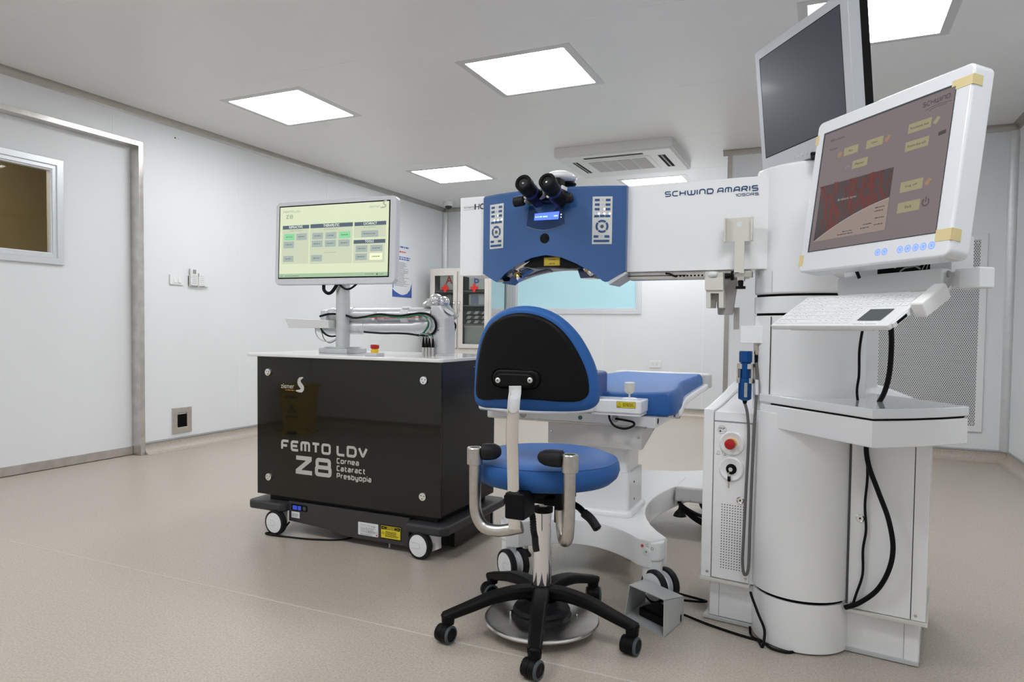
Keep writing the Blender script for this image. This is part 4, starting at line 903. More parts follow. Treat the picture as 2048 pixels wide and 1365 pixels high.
    for s, e in ((l, at(1003, 903, 1.80)), (r, at(1076, 914, 1.775))):
        k = MB(); d = (e-s).normalized(); F = axis_frame(s+d*.020, d); Lp = (e-s).length-.020
        k.lathe([(.019, 0), (.0235, .004), (.0245, .012), (.0245, Lp*.45), (.0225, Lp*.7), (.016, Lp*.9), (.008, Lp*.985), (.0005, Lp)], F, 24); k.build('support_pad', RUBBER, t)
    # right gas strut housing, lever and sleeve
    a = at(1117, 975, 1.86); b_ = at(1117, 1045, 1.86)
    k = MB(); k.box(a.x-.008, a.x+.016, 1.845, 1.875, b_.z, a.z+.02, .004); k.box(cx+.05, a.x+.012, 1.86, 1.90, .425, .448, .004); k.box(a.x-.004, a.x+.012, 1.86, cy, .43, .448, .003); k.build('strut_housing', BLACK, t)
    k = MB(); k.tube([Vector((cx+.06, cy-.02, .432)), at(1155, 1014, 1.94), at(1168, 1026, 1.93), at(1182, 1038, 1.92), at(1196, 1060, 1.91)], .0095, 12, 6, scale=None); k.build('height_lever', BLACK, t)
    k = MB(); k.tube([at(1168, 1027, 1.93), at(1182, 1039, 1.92), at(1195, 1058, 1.91)], .0135, 12, 6); k.build('lever_grip', RUBBER, t)
    pts = spline([at(1046, 1017, 1.82), at(1058, 1019, 1.84), at(1065, 1034, 1.85), at(1067, 1060, 1.85), at(1070, 1075, 1.85)], 10)
    k = MB(); k.sweep(pts, [(.0085*math.cos(2*PI*q/12), .0085*math.sin(2*PI*q/12)) for q in range(12)], scale=[1.0 if i % 2 else 1.22 for i in range(len(pts))]); k.tube([at(1070, 1074, 1.85), at(1071, 1090, 1.85), at(1073, 1103, 1.85)], .0100, 12); k.build('release_handle', RUBBER, t, angle=25)
stool()

# ================================================================== surgical bed
def bed():
    t = thing('surgical_bed', 'white motorised surgical bed with blue mattress behind the stool', 'bed', (-0.86, 2.95, 0))
    Wm = WHITE
    Yf = 2.55
    # base with four concave sides
    c = Vector((-.86, 2.86)); FR, FL, RR, RL = Vector((-.535, 2.385)), Vector((-1.075, 2.375)), Vector((-.50, 3.66)), Vector((-1.16, 3.66))
    ol = []
    def side(a, b, sag, n=14):
        m = (a+b)/2; d = (c-m).normalized()
        for k in range(n+1):
            s = k/n; ol.append(a.lerp(b, s)+d*sag*4*s*(1-s))
    side(FL+Vector((.045, -.03)), FR+Vector((-.045, -.03)), .135); ol.append(FR+Vector((0, -.045)))
    side(FR+Vector((.045, .02)), RR+Vector((.045, -.03)), .205); ol.append(RR+Vector((.03, .03)))
    side(RR+Vector((-.045, .03)), RL+Vector((.045, .03)), .14); ol.append(RL+Vector((-.03, .03)))
    side(RL+Vector((-.045, -.03)), FL+Vector((-.045, .02)), .24); ol.append(FL+Vector((0, -.045)))
    b = MB(); b.prism([(p.x, p.y) for p in ol], .118, .216, .007, 2); base = b.build('base', Wm, t, angle=30)
    k = MB(); k.rbox(-1.07, -.665, 2.575, 2.84, .03, .21, .24, .012, 3); k.build('base_flange', Wm, t)
    rs = [p for p in ol if p.x > -.75 and 3.10 < p.y < 3.52]; p0, p1 = rs[0], rs[-1]; d_ = (p1-p0).normalized(); n_ = Vector((d_.y, -d_.x)); m_ = (p0+p1)/2
    LF = frame((m_.x+n_.x*.012, m_.y+n_.y*.012, 0), (d_.x, d_.y, 0), (0, 0, 1), (n_.x, n_.y, 0))
    k = MB(LF); k.box(-.075, .075, .135, .200, -.012, 0); k.mi = 1; k.lines(-.068, .068, .190, .005, .0006, 6, .7, .2); k.build('rating_label', [WLABEL, INK], base)
    # columns
    k = MB(); k.rbox(-1.03, -.680, 2.60, 2.815, .012, .215, .385, .004); k.build('lower_column', Wm, t)
    k = MB(); k.rbox(-1.01, -.692, 2.612, 2.80, .01, .38, .492, .003); k.build('upper_column', Wm, t)
    for x, y in ((1268, 964), (1268, 998)):
        q = atx(x, y, -.680); k = MB(); k.lathe([(.005, 0), (.004, .002), (.001, .003)], axis_frame((-.680, q.y, q.z), (1, 0, 0)), 10); k.build('screw', DGREY, t)
    # head-end box with sloping underside
    k = MB(frame((-1.0, 0, 0), (0, 1, 0), (0, 0, 1), (1, 0, 0))); k.prism([(Yf+.005, .488), (2.58, .488), (2.90, .574), (2.90, .580), (Yf+.005, .580)], 0, .378, .003); k.build('drive_box', mat('bed_grey_white', (.62, .61, .60), .3, coat=.2), t)
    for x, y in ((1103, 863), (1277, 875)):
        q = at(x, y, Yf+.004); k = MB(); k.lathe([(.006, 0), (.005, .002), (.001, .003)], axis_frame(q, (0, -1, 0)), 12); k.build('screw', STEEL, t)
    k = MB(); k.box(-1.268, -.572, Yf, 2.92, .574, .616, .003); fr = k.build('frame_rail', Wm, t)
    k = MB(); k.box(-1.262, -.60, Yf-.004, Yf+.001, .572, .579, .002); k.build('rail_trim', SATIN, fr)
    for x in (1046, 1230):
        q = at(x, 829 if x < 1100 else 838, Yf-.002); k = MB(axis_frame((q.x, Yf-.001, q.z), (0, -1, 0))); k.disc(0, 0, .014, 0, 24, r2=.009); k.disc(0, 0, .0075, .0002, 20, r2=.004); k.disc(0, 0, .0022, .0004, 10); k.build('speaker_grille', mat('perforated_beige', (.38, .36, .33), .6), fr)
    q = at(1160, 836, Yf-.004); k = MB(axis_frame((q.x, Yf-.001, q.z), (0, -1, 0))); k.lathe([(.008, 0), (.008, .003), (.005, .003), (.004, .001), (.001, .001)], None, 16); k.build('bolt', mat('teal_bolt', (.08, .15, .17), .35, .6), fr)
    q = at(1317, 844, Yf-.004); k = MB(frame((-.572, 0, 0), (0, 1, 0), (0, 0, 1), (1, 0, 0))); k.flat([(2.60+.012*math.cos(a*PI/8), .596+.012*math.sin(a*PI/8)) for a in range(16)], .0006); k.build('side_hole', BLACKG, fr)
    # shell tray and mattress
    def superell(x0, x1, y0, y1, r, n=6): return rrect(x0, x1, y0, y1, r, n)
    right = [(-.585, 2.585), (-.545, 2.60), (-.520, 2.66), (-.532, 2.85), (-.572, 3.08), (-.610, 3.34), (-.630, 3.7), (-.645, 4.02), (-.655, 4.12), (-.70, 4.16)]
    xm = -.89
    def mirror(R_): return R_+[(2*xm-x, y) for x, y in R_[::-1]]
    base_ol = [(p.x, p.y) for p in spline([(x, y, 0) for x, y in mirror(right)], 4, True)]
    k = MB(); sol = [(xm+(x-xm)*1.0+(.022 if x > xm else -.022)*min(1, max(0, (y-2.75)/.6)), max(2.74, y)+(.10 if y > 4 else -.0)) for x, y in base_ol]
    k.prism(sol, .592, .628, .010, 3); k.build('mattress_tray', Wm, t)
    mm = MB(); cx_, cy_2 = xm, 3.37
    lay = [(.95, .612), (.99, .616), (1.005, .630), (1.0, .655), (.985, .675), (.955, .690), (.92, .696)]
    vs = []; fs = []; n = len(base_ol)
    def edge_lift(x, y): return 0.012*min(1, (abs(x-cx_)/.36)**2)-.012*max(0, min(1, (y-2.8)/1.2))
    for f_, z in lay:
        for x, y in base_ol:
            X, Y = cx_+(x-cx_)*f_, cy_2+(y-cy_2)*(1-(1-f_)*.55); vs.append((X, Y, z+(edge_lift(X, Y) if z > .67 else 0)))
    for f_, z in ((.80, .693), (.5, .688), (.2, .687), (.02, .687)):
        for x, y in base_ol:
            X, Y = cx_+(x-cx_)*f_, cy_2+(y-cy_2)*f_; vs.append((X, Y, z+edge_lift(X, Y)))
    L = len(lay)+4
    for i in range(L-1):
        for q in range(n): fs.append((i*n+q, i*n+(q+1) % n, (i+1)*n+(q+1) % n, (i+1)*n+q))
    fs += [tuple(range(n))[::-1], tuple(range((L-1)*n, L*n))]
    mm.add(vs, fs); mm.build('mattress', VINYLB, t, angle=70)
    k = MB(); k.rbox(-1.20, -.612, 4.15, 4.27, .05, .60, .686, .012, 3); k.build('foot_end_shell', LGREY, t)
    # head section
    k = MB(); k.rbox(-1.20, -.79, 2.40, 2.70, .05, .655, .776, .014, 3); k.build('headrest_cushion', mat('headrest_vinyl', (.05, .10, .30), .45), t)
    k = MB(); k.prism([(-1.26, 2.46), (-1.20, 2.34), (-1.05, 2.30), (-.93, 2.32), (-.86, 2.37), (-.81, 2.45), (-.785, 2.47), (-.785, 2.75), (-1.26, 2.75)], .628, .668, .012, 3); k.build('headrest_tray', Wm, t)
    # joystick box
    k = MB(); k.rbox(-.803, -.608, 2.475, 2.60, .010, .632, .681, .006, 3); k.box(-.80, -.612, 2.482, 2.60, .622, .634, .003); jb = k.build('control_box', Wm, t)
    FB = frame((0, 2.4745, 0), (1, 0, 0), (0, 0, 1), (0, -1, 0))
    a, b_ = at(1233, 803, 2.474), at(1271, 818, 2.474)
    k = MB(FB); k.rbox(a.x, b_.x, b_.z, a.z, .002, 0, .0006); k.mi = 1; k.rbox(a.x+.001, b_.x-.001, b_.z+.001, a.z-.001, .0015, .0004, .0009); k.mi = 0
    hh = (a.z-b_.z); k.stroke([(a.x+.004, b_.z+hh*.25), (a.x+.004+hh*.6, b_.z+hh*.25), (a.x+.004+hh*.3, b_.z+hh*.8)], .0008, .0012, True); k.quad(a.x+.003, a.x+.016, b_.z+.0025, b_.z+.004, .0012)
    k.lines(a.x+.024, b_.x-.004, a.z-.0075, .0022, .0012, 3, 1.2, .1); k.build('warning_label', [BLACK, YLABEL], jb)
    jx = at(1259, 790, 2.53).x
    k = MB(Matrix.Translation((jx, 2.53, 0))); k.lathe([(.028, .680), (.028, .684), (.024, .686), (.001, .686)], None, 28); k.build('joystick_base', WHITE_MATTE, jb)
    k = MB(Matrix.Translation((jx, 2.53, 0))); k.lathe([(.0035, .684), (.0035, .700), (.009, .702), (.0165, .708), (.0190, .714), (.0190, .727), (.0197, .728), (.0197, .742), (.016, .7445), (.001, .745)], None, 24); k.build('joystick', IVORY, jb)
    k = MB(Matrix.Translation((-.765, 2.535, 0))); k.lathe([(.014, .6805), (.013, .6825), (.001, .683)], None, 20); k.build('push_button', LGREY, jb)
    k = MB(); k.tube([at(1218, 828, 2.50), at(1220, 840, 2.50), at(1230, 853, 2.49), at(1250, 858, 2.49), at(1267, 852, 2.50), at(1266, 845, 2.515), at(1250, 841, 2.53), at(1231, 838, Yf)], .0042, 10, 8); k.build('control_cable', BLACK, jb)
    # casters and levelling feet
    def bed_caster(hx, hy, wx, wy, ax, knob):
        k = MB(Matrix.Translation((hx, hy, 0))); k.lathe([(.036, .06), (.036, .140), (.041, .146), (.0425, .152), (.0425, .202), (.040, .207), (.001, .208)], None, 32); hs = k.build('caster_housing', Wm, t)
        caster('caster', t, (wx, wy, .058), ax, r=.058, w=.022, twin=True, housing=False)
        if knob:
            v = Vector((-.25, -.97, 0)).normalized(); F = axis_frame((hx+v.x*.0425, hy+v.y*.0425, .176), v)
            k = MB(F); k.lathe([(.0125, -.004), (.0135, .001), (.0115, .004), (.001, .0045)], None, 24); k.mi = 1; k.disc(0, 0, .004, .005, 12); k.build('brake_knob', [WHITE_MATTE, GREYINK], hs)
            for xx, yy, m in ((-.018, .017, REDP), (.002, .022, GREYINK), (.021, .014, mat('green_ring', (.06, .28, .10), .5))):
                k = MB(F); k.disc(xx, yy, .0052, .0006+abs(xx)*.02, 14, r2=.0036 if m is not REDP else None) if m is not REDP else k.disc(xx, yy, .005, .0006, 14); k.build('brake_mark', m, hs)
    bed_caster(-.535, 2.385, at(1309, 1172, 2.345).x, 2.345, (-.55, -.83, 0), True)
    bed_caster(-1.075, 2.375, at(1014, 1129, 2.32).x, 2.32, (-.55, -.83, 0), False)
    bed_caster(-.50, 3.66, -.50, 3.67, (.9, -.4, 0), False); bed_caster(-1.16, 3.66, -1.16, 3.67, (.9, -.4, 0), False)
    for x, y in ((1052, 1112), (1268, 1120)):
        v = atz(x, y, .0); k = MB(Matrix.Translation((v.x, v.y, 0))); k.lathe([(.022, 0), (.022, .006), (.014, .016), (.010, .022), (.009, .03)], None, 20); ft = k.build('levelling_foot', RUBBER, t)
        k = MB(Matrix.Translation((v.x, v.y, 0))); k.lathe([(.008, .028), (.008, .05), (.012, .052), (.012, .060), (.007, .062), (.007, .13)], None, 16); k.build('foot_spindle', STEEL, ft)
    # junction box and cables at the right rear
    k = MB(); k.box(-.615, -.36, 3.18, 3.42, .155, .225, .012, 3); jx_ = k.build('junction_box', Wm, t)
    for q in (-.585, -.545):
        k = MB(); k.lathe([(.004, 0), (.003, .002), (.001, .003)], axis_frame((q, 3.18, .168), (0, -1, 0)), 10); k.build('screw', STEEL, jx_)
    k = MB(); k.lathe([(.03, .085), (.024, .10), (.010, .115), (.006, .125), (.006, .16)], Matrix.Translation((-.595, 3.20, 0)), 20); k.build('stop_foot', RUBBER, jx_)
    for dz in (0, .02, .035):
        k = MB(); k.tube([(-.60, 3.20, .15), (-.56, 3.17, .13-dz*.5), (-.48, 3.16, .105-dz), (-.36, 3.2, .09-dz)], .008, 8); k.build('junction_cable', BLACK, jx_)
bed()

# ================================================================== foot switch in its guard box
def foot_switch():
    t = thing('foot_switch', 'grey box-shaped foot switch guard with black pedal on the floor', 'foot switch', (-.49, 2.2, 0))
    A, B, Cc, D = Vector((-.58, 2.187, 0)), Vector((-.429, 2.09, 0)), Vector((-.399, 2.245, 0)), Vector((-.550, 2.342, 0))
    h0, h1 = .118, .080; th = .003
    G = mat('guard_grey', (.50, .52, .515), .35)
    def pl(p, z): return Vector((p.x, p.y, z))
    def slab(mb, a, b, c_, d, nrm):
        n_ = Vector(nrm).normalized()*th; vs = [a, b, c_, d, a+n_, b+n_, c_+n_, d+n_]
        mb.add(vs, [(0, 1, 2, 3), (4, 5, 6, 7), (0, 1, 5, 4), (1, 2, 6, 5), (2, 3, 7, 6), (3, 0, 4, 7)])
    tl, tr = Vector((-.565, 2.187, h0-.008)), pl(B, h0)
    g = MB(); bl, br = pl(D, h1), pl(Cc, h1)
    slab(g, pl(A, 0), pl(B, 0), pl(Cc, 0), pl(D, 0), (0, 0, 1)); slab(g, tl, tr, br, bl, (0, 0, -1)); slab(g, pl(B, 0), pl(Cc, 0), br, tr, (-1, .2, 0)); slab(g, pl(A, 0), pl(D, 0), bl, tl, (1, -.2, 0))
    g.build('guard', G, t)
    u = (B-A).normalized(); v = (D-A).normalized()
    F = frame(A+v*.05+u*.035+Vector((0, 0, th)), u, Vector((-u.y, u.x, 0)), (0, 0, 1))
    p = MB(F); p.rbox(0, .115, 0, .085, .008, 0, .026, .004); p.rbox(.008, .107, .008, .078, .006, .026, .032, .003); p.build('pedal', BLACK, t)
    k = MB(); k.tube([Vector((-.40, 2.262, .012)), atz(1420, 1251, .004), atz(1470, 1268, .004), atz(1500, 1277, .004), atz(1516, 1282, .004), Vector((-.150, 2.150, .005)), at(1529, 1262, 2.172), at(1517, 1230, 2.178), at(1504, 1195, 2.19), at(1501, 1184, 2.195)], .0042, 8, 8); k.build('pedal_cable', BLACK, t)
foot_switch()
k = MB(); k.tube([atz(1500, 1255, .03), atz(1501, 1268, .006), atz(1507, 1276, .005), atz(1517, 1281, .004), atz(1530, 1287, .004), Vector((-.125, 2.150, .005)), Vector((-.085, 2.142, .005)), Vector((-.06, 2.160, .005))], .004, 8, 8)
tag(k.build('floor_cable', BLACK, loc=(-.1, 2.17, 0)), 'black cable on the floor hugging the front of the white laser base', 'cable')
k = MB(); k.tube([Vector((-.52, 2.42, .006)), Vector((-.45, 2.40, .006)), Vector((-.38, 2.395, .012)), Vector((-.352, 2.41, .012)), Vector((-.38, 2.43, .008)), Vector((-.47, 2.46, .006)), Vector((-.55, 2.5, .006))], .0042, 8, 8)
tag(k.build('looped_cable', BLACK, loc=(-.42, 2.42, 0)), 'looped black cable on the floor between foot switch and white laser base', 'cable')

# yellow pedal bin by the wall behind the viewer, seen mirrored in the black glass
def bin_():
    t = thing('pedal_bin', 'yellow biohazard pedal bin mirrored in the black glass of the cart', 'bin', (-4.28, .10, 0))
    F = zframe((-4.20, .06, 0), -12)
    b = MB(F)
    def tap(z0, z1, a0, a1, d0, d1): b.add([(-a0, -d0, z0), (a0, -d0, z0), (a0, d0, z0), (-a0, d0, z0), (-a1, -d1, z1), (a1, -d1, z1), (a1, d1, z1), (-a1, d1, z1)], [(0, 1, 2, 3), (4, 5, 6, 7), (0, 1, 5, 4), (1, 2, 6, 5), (2, 3, 7, 6), (3, 0, 4, 7)])
    tap(.03, .40, .100, .128, .095, .120); tap(0, .03, .120, .120, .112, .112); b.build('body', BINY, t)
    b = MB(F); tap(.40, .418, .142, .142, .135, .135); b.rbox(-.132, .132, -.125, .125, .03, .418, .438, .008); b.build('lid', BINY, t)
    b = MB(F); b.box(-.04, .04, .11, .145, .01, .03, .004); b.build('pedal', BLACK, t)
    b = MB(F @ frame((0, .1120, 0), (-1, 0, 0), (0, .08, 1), (0, 1, 0))); b.lines(-.06, .06, .32, .02, .008, 1, rag=.1); b.stroke([(-.04, .20), (.04, .20), (0, .27)], .008, .004, True); b.disc(0, .225, .014, .005); b.lines(-.06, .06, .15, .014, .0, 1, rag=.1); b.build('hazard_print', INK, t)
bin_()

# ================================================================== the laser surgery unit: base, column, arm, head, monitors
def laser_unit():
    t = thing('laser_unit', 'large white laser surgery unit with blue microscope head, overhanging arm and two monitors', 'laser machine', (-.04, 2.42, 0))
    a_ = math.radians(-7.7); O = Vector((-.339, 2.296, 0)); U = Vector((math.cos(a_), math.sin(a_), 0)); V = Vector((-math.sin(a_), math.cos(a_), 0)); Zv = Vector((0, 0, 1))
    LF = frame(O, U, V, Zv); PF = frame(O, V, Zv, U)          # plan frame; side-profile frame (x = depth, y = height, z along U)
    FF = lambda v: frame(O+V*v, U, Zv, -V)                    # drawing on a front face at depth v
    cu, cv = .283, .0325
    def arc(r, a0, a1, n=20): return [(cu+r*math.cos(math.radians(a0+(a1-a0)*k/n)), cv+r*math.sin(math.radians(a0+(a1-a0)*k/n))) for k in range(n+1)]
    # ---- base
    b = MB(LF); b.box(-.008, .603, -.002, .47, .002, .014, .002); b.box(.03, .58, .03, .44, .0, .004); fp = b.build('foot_plate', LGREY, t)
    b = MB(LF); b.rbox(.010, .200, .004, .46, .006, .016, .136, .001); b.rbox(.38, .604, .004, .46, .006, .012, .136, .001); b.mi = 1
    b.box(.0425, .0437, .0032, .006, .018, .132); b.box(.5645, .5657, .0032, .006, .014, .132); b.build('plinth', [WHITE, MGREY], t)
    b = MB(LF); b.prism(arc(.1385, 180, 360, 28)+[(cu+.1385, .2), (cu-.1385, .2)], .005, .149, .002); b.mi = 1; b.prism(arc(.132, 180, 360, 28)+[(cu+.132, .2), (cu-.132, .2)], .148, .16); b.build('lower_drum', [WHITE, BLACKG], t)
    b = MB(LF); b.prism(arc(.1425, 180, 360, 32)+[(cu+.1425, .3), (cu-.1425, .3)], .159, .70, .002); b.mi = 1; b.prism([(.414, -.0215), (.4205, -.0215), (.4205, .0), (.414, .0)], .15, .66); b.build('drum_cover', [WHITE, DGREY], t)
    # left body with rising side fin
    b = MB(PF)
    fin = [(p.x, p.y) for p in spline([(-.02, .688, 0), (.06, .699, 0), (.16, .716, 0), (.27, .740, 0), (.36, .757, 0), (.46, .760, 0)], 5)]
    b.prism([(-.02, .147)]+fin+[(.46, .147)], -.012, .0205, .003); b.build('side_fin', WHITE, t)
    b = MB(PF); top = [(p.x, p.y) for p in spline([(-.019, .682, 0), (.10, .696, 0), (.25, .722, 0), (.46, .738, 0)], 5)]
    b.prism([(-.019, .655)]+top+[(.46, .655)], .0222, .20, .002); b.prism([(-.016, .147), (-.016, .65), (.46, .65), (.46, .147)], .0222, .20); b.mi = 1; b.box(-.0175, -.01, .648, .656, .022, .145); b.build('left_housing', [WHITE, MGREY], t)
    b = MB(LF); b.box(.0238, .1400, -.0225, -.014, .150, .650, .0012); ld = b.build('control_panel', WHITE, t)
    b = MB(LF); b.box(-.012, .145, -.030, .02, .1365, .1465, .002); b.build('edge_strip', IVORY, t); b = MB(LF); b.box(.412, .622, -.030, .3, .128, .1385, .002); b.build('edge_strip', IVORY, t)
    F = FF(-.0226)
    def bez(cz, nm):
        k = MB(F @ Matrix.Translation((.080, cz, 0))); k.lathe([(.0385, 0), (.0385, .003), (.036, .0052), (.033, .0055), (.024, .0015), (.016, .0008), (.001, .0006)], None, 40); return k.build(nm, WHITE, ld)
    bz = bez(.5855, 'stop_bezel')
    k = MB(F @ Matrix.Translation((.080, .5865, 0))); k.lathe([(.0155, .001), (.0155, .012), (.0145, .013), (.001, .013)], None, 28); k.build('yellow_collar', YELLOW, ld)
    k = MB(F @ Matrix.Translation((.080, .5865, 0))); k.lathe([(.011, .012), (.013, .016), (.0165, .020), (.0165, .029), (.014, .0325), (.008, .034), (.001, .0345)], None, 28); k.build('stop_button', RED, ld)
    bez(.5045, 'key_bezel')
    k = MB(F @ Matrix.Translation((.080, .5045, 0))); k.lathe([(.0165, .001), (.0165, .003), (.0125, .0035), (.0125, .010), (.011, .011), (.001, .011)], None, 28); k.mi = 1; k.lathe([(.0065, .0112), (.0045, .0116)], None, 20); k.build('key_switch', [BLACK, CHROME], ld)
    k = MB(F); k.tube([(.077, .498, .012), (.074, .488, .014), (.077, .483, .013), (.081, .488, .012)], .0008, 6); k.build('key_ring', STEEL, ld)
    k = MB(F); k.rbox(.0715, .0805, .466, .484, .003, .008, .0125, .001); k.mi = 1; k.box(.0735, .0775, .445, .467, .0095, .0108); k.build('key', [BLACK, SATIN], ld)
    k = MB(F @ Matrix.Translation((.110, .409, 0))); k.lathe([(.0115, 0), (.0115, .003), (.009, .0042), (.0085, .003), (.001, .003)], None, 24); k.mi = 1; k.disc(0, 0, .0028, .0034, 10); k.build('panel_lock', [CHROME, BLACKG], ld)
    k = MB(F)
    octo = [(.0485+.0135*math.cos(math.radians(22.5+45*i)), .6265+.0135*math.sin(math.radians(22.5+45*i))) for i in range(8)]
    k.stroke(octo, .0007, .0006, True); k.text('STOP', .0485, .6275, .0006, w=.018, h=.0062, align='C', bold=.02); k.disc(.043, .622, .0032, .0006, 8); k.quad(.0455, .059, .6216, .6223, .0006)
    k.stroke([(.034, .549), (.036, .557), (.041, .557), (.043, .549)], .0007, .0006); k.quad(.032, .044, .5465, .5475, .0006); k.disc(.051, .559, .0032, .0006, 14, r2=.0025); k.quad(.0505, .0515, .549, .556, .0006); k.quad(.0545, .064, .546, .547, .0006); k.stroke([(.055, .549), (.0585, .553), (.062, .549)], .0007, .0006)
    k.build('printed_symbols', INK, ld)
    k = MB(F)
    for r in range(25):
        for c_ in range(9): k.disc(.0535+c_*.0083, .186+r*.00845, .0018, .0004, 7)
    k.build('vent_holes', BLACKG, ld)
    for u, v_ in ((.010, -.0205), (.131, -.0229)):
        k = MB(FF(v_) @ Matrix.Translation((u if u > .1 else .009, .1635, 0))); k.lathe([(.0048, 0), (.004, .0015), (.001, .0015)], None, 12); k.build('screw', STEEL, t)
    # right body
    b = MB(LF); b.box(.40, .615, -.016, .46, .1385, .700, .001); b.build('right_housing', WHITE, t)
    b = MB(LF); b.box(.4215, .5792, -.0225, -.014, .140, .70, .0012); rd = b.build('service_door', WHITE, t)
    k = MB(LF); k.box(.5780, .5822, -.0165, -.012, .14, .70); k.build('door_gap', DGREY, t)
    b = MB(LF); b.box(.5812, .6165, -.0225, .30, .140, .70, .0012); b.build('corner_strip', WHITE, t)
    k = MB(F @ Matrix.Translation((.4475, .4055, 0))); k.lathe([(.0115, 0), (.0115, .003), (.009, .0042), (.0085, .003), (.001, .003)], None, 24); k.mi = 1; k.disc(0, 0, .0028, .0034, 10); k.build('door_lock', [CHROME, BLACKG], rd)
    for u in (.432, .592):
        k = MB(F @ Matrix.Translation((u, .1535, 0))); k.lathe([(.0048, 0), (.004, .0015), (.001, .0015)], None, 12); k.build('screw', STEEL, t)
    # docking wing to the right behind
    wv = .55; k = MB(frame(O+V*wv, U, Zv, -V)); q = []
    for x, y in ((1700, 766), (1738, 767), (1770, 776), (1826, 798), (1826, 830), (1700, 830)):
        d = ray(x, y); s = ((O+V*wv-CAMLOC).dot(V))/d.dot(V); P = CAMLOC+d*s-O; q.append((P.dot(U), P.z))
    k.prism(q, -.05, 0, .004); k.box(q[0][0], q[3][0]-.05, .25, q[4][1]+.01, -.05, 0, .004); k.build('side_cover', WHITE, t)
    # ---- shelf
    pl = [(.166, -.050), (.494, -.318)]+[(p.x, p.y) for p in spline([(.494, -.318, 0), (.565, -.254, 0), (.640, -.168, 0), (.698, -.083, 0)], 4)][1:]+[(.60, .04), (.43, .20), (.17, .06)]
    def shrink(P, d):
        c = Vector((sum(p[0] for p in P)/len(P), sum(p[1] for p in P)/len(P))); return [(c.x+(p[0]-c.x)*(1-d), c.y+(p[1]-c.y)*(1-d)) for p in P]
    b = MB(LF); b.prism(pl, .7265, .752, .004, 3); b.build('shelf_top', mat('gloss_white', (.80, .81, .83), .07, coat=.6), t)
    b = MB(LF); b.prism(shrink(pl, .012), .654, .7215, .004, 3); b.mi = 1; b.prism(shrink(pl, .06), .72, .728); b.build('shelf_tray', [WHITE, BLACKG], t)
    # ---- column
    def col_ol(r, hw=.1575, vb=.40):
        a0 = math.degrees(math.acos(hw/(.19))); k_ = r/.19
        A = [(.2925+r*math.cos(math.radians(a)), .10+r*math.sin(math.radians(a))) for a in [180+a0+(180-2*a0)*i/28 for i in range(29)]]
        return A+[(.2925+hw*k_, vb), (.2925-hw*k_, vb)]
    b = MB(LF); b.prism(col_ol(.19), .70, .988, .002); b.mi = 1; b.prism(col_ol(.182), .98, 1.062)
    b.prism([(.1968, -.0675), (.1985, -.0685), (.1985, -.05), (.1968, -.05)], .73, .985); b.build('column_lower', [WHITE, BLACKG], t)
    b = MB(LF); b.prism(col_ol(.19), .995, 1.045, .002); b.build('column_ring', WHITE, t)
    b = MB(LF); b.prism(col_ol(.19), 1.052, 1.434, .008, 3); b.mi = 1; b.box(.1968, .1978, -.067, -.05, 1.06, 1.12); b.build('column_upper', [WHITE, LGREY], t)
    b = MB(LF); b.box(.104, .192, -.045, .06, .904, .957, .002); cb = b.build('connector_box', WHITE, t)
    q = O+U*.150+V*(-.03)
    k = MB(Matrix.Translation((q.x, q.y, 0))); k.lathe([(.0085, .904), (.0085, .898), (.007, .897), (.0075, .884), (.0078, .872), (.006, .868)], None, 20); k.build('plug', mat('nickel', (.50, .45, .38), .3, .9), cb)
    k = MB(LF); 
    for z in (.788, .832): k.box(.097, .145, -.052, -.02, z-.008, z+.008, .001)
    k.box(.097, .101, -.052, -.02, .78, .84); k.box(.141, .145, -.052, -.02, .78, .84); k.box(.100, .15, -.034, -.02, .79, .83); k.build('probe_clip', STEEL, t)

    # ---- arm
    Ya = 2.22
    xc, Rr, yc = -.8575, .64, 2.7855
    b = MB(); b.box(-1.2215, -1.095, Ya, 2.37, 1.1295, 1.412, .003); ae = b.build('arm_end', WHITE, t); b = MB(); b.box(-.625, -.164, Ya, 2.37, 1.1285, 1.409, .003); ar = b.build('arm', WHITE, t)
    AF = frame((0, Ya, 0), (1, 0, 0), (0, 0, 1), (0, -1, 0))
    k = MB(AF); k.glyphs('SCHWIND', -.480, 1.3645, .0006, .0175, .0197, .0034, .0035, r=.35); k.glyphs('AMARIS', -.3195, 1.3645, .0006, .0175, .0192, .0034, .0035, r=.35)
    k.glyphs('1050RS', -.2645, 1.3515, .0006, .0086, .0112, .0015, .0016, r=.35); k.build('maker_lettering', NAVY, ar)
    k = MB(AF); x = at(928, 411, Ya).x; k.glyphs('SCHWIND', x, 1.372, .0006, .0065, .0057, .0012, .0011, r=.3); k.quad(x-.002, x+.05, 1.3665, 1.3675, .0006); k.build('small_maker_lettering', GREYINK, ae)
    k = MB(AF); x = at(950.5, 412, Ya).x; k.stroke([(x, 1.366), (x, 1.386)], .0055, .0006); k.stroke([(x+.014, 1.366), (x+.016, 1.386)], .0035, .0006); k.quad(x, x+.014, 1.3745, 1.377, .0006); k.arc(x+.029, 1.376, .0065, .0105, 60, 300, .0006, 14); k.build('bold_lettering', mat('navy_black', (.012, .022, .05), .4), ae)
    # rail, clamps and brackets under the arm
    k = MB(); k.box(-.600, -.218, Ya+.02, Ya+.06, 1.117, 1.1285, .001); k.box(-.594, -.222, Ya+.015, Ya+.05, 1.103, 1.116, .002); k.box(-.41, -.30, Ya+.010, Ya+.02, 1.108, 1.122, .001); k.mi = 1
    for i in range(8): k.box(-.443+i*.0115, -.4375+i*.0115, Ya+.0095, Ya+.02, 1.1115, 1.117)
    k.box(-.60, -.22, Ya+.0145, Ya+.02, 1.1155, 1.1175); rl = k.build('accessory_rail', [SATIN, BLACKG], t)
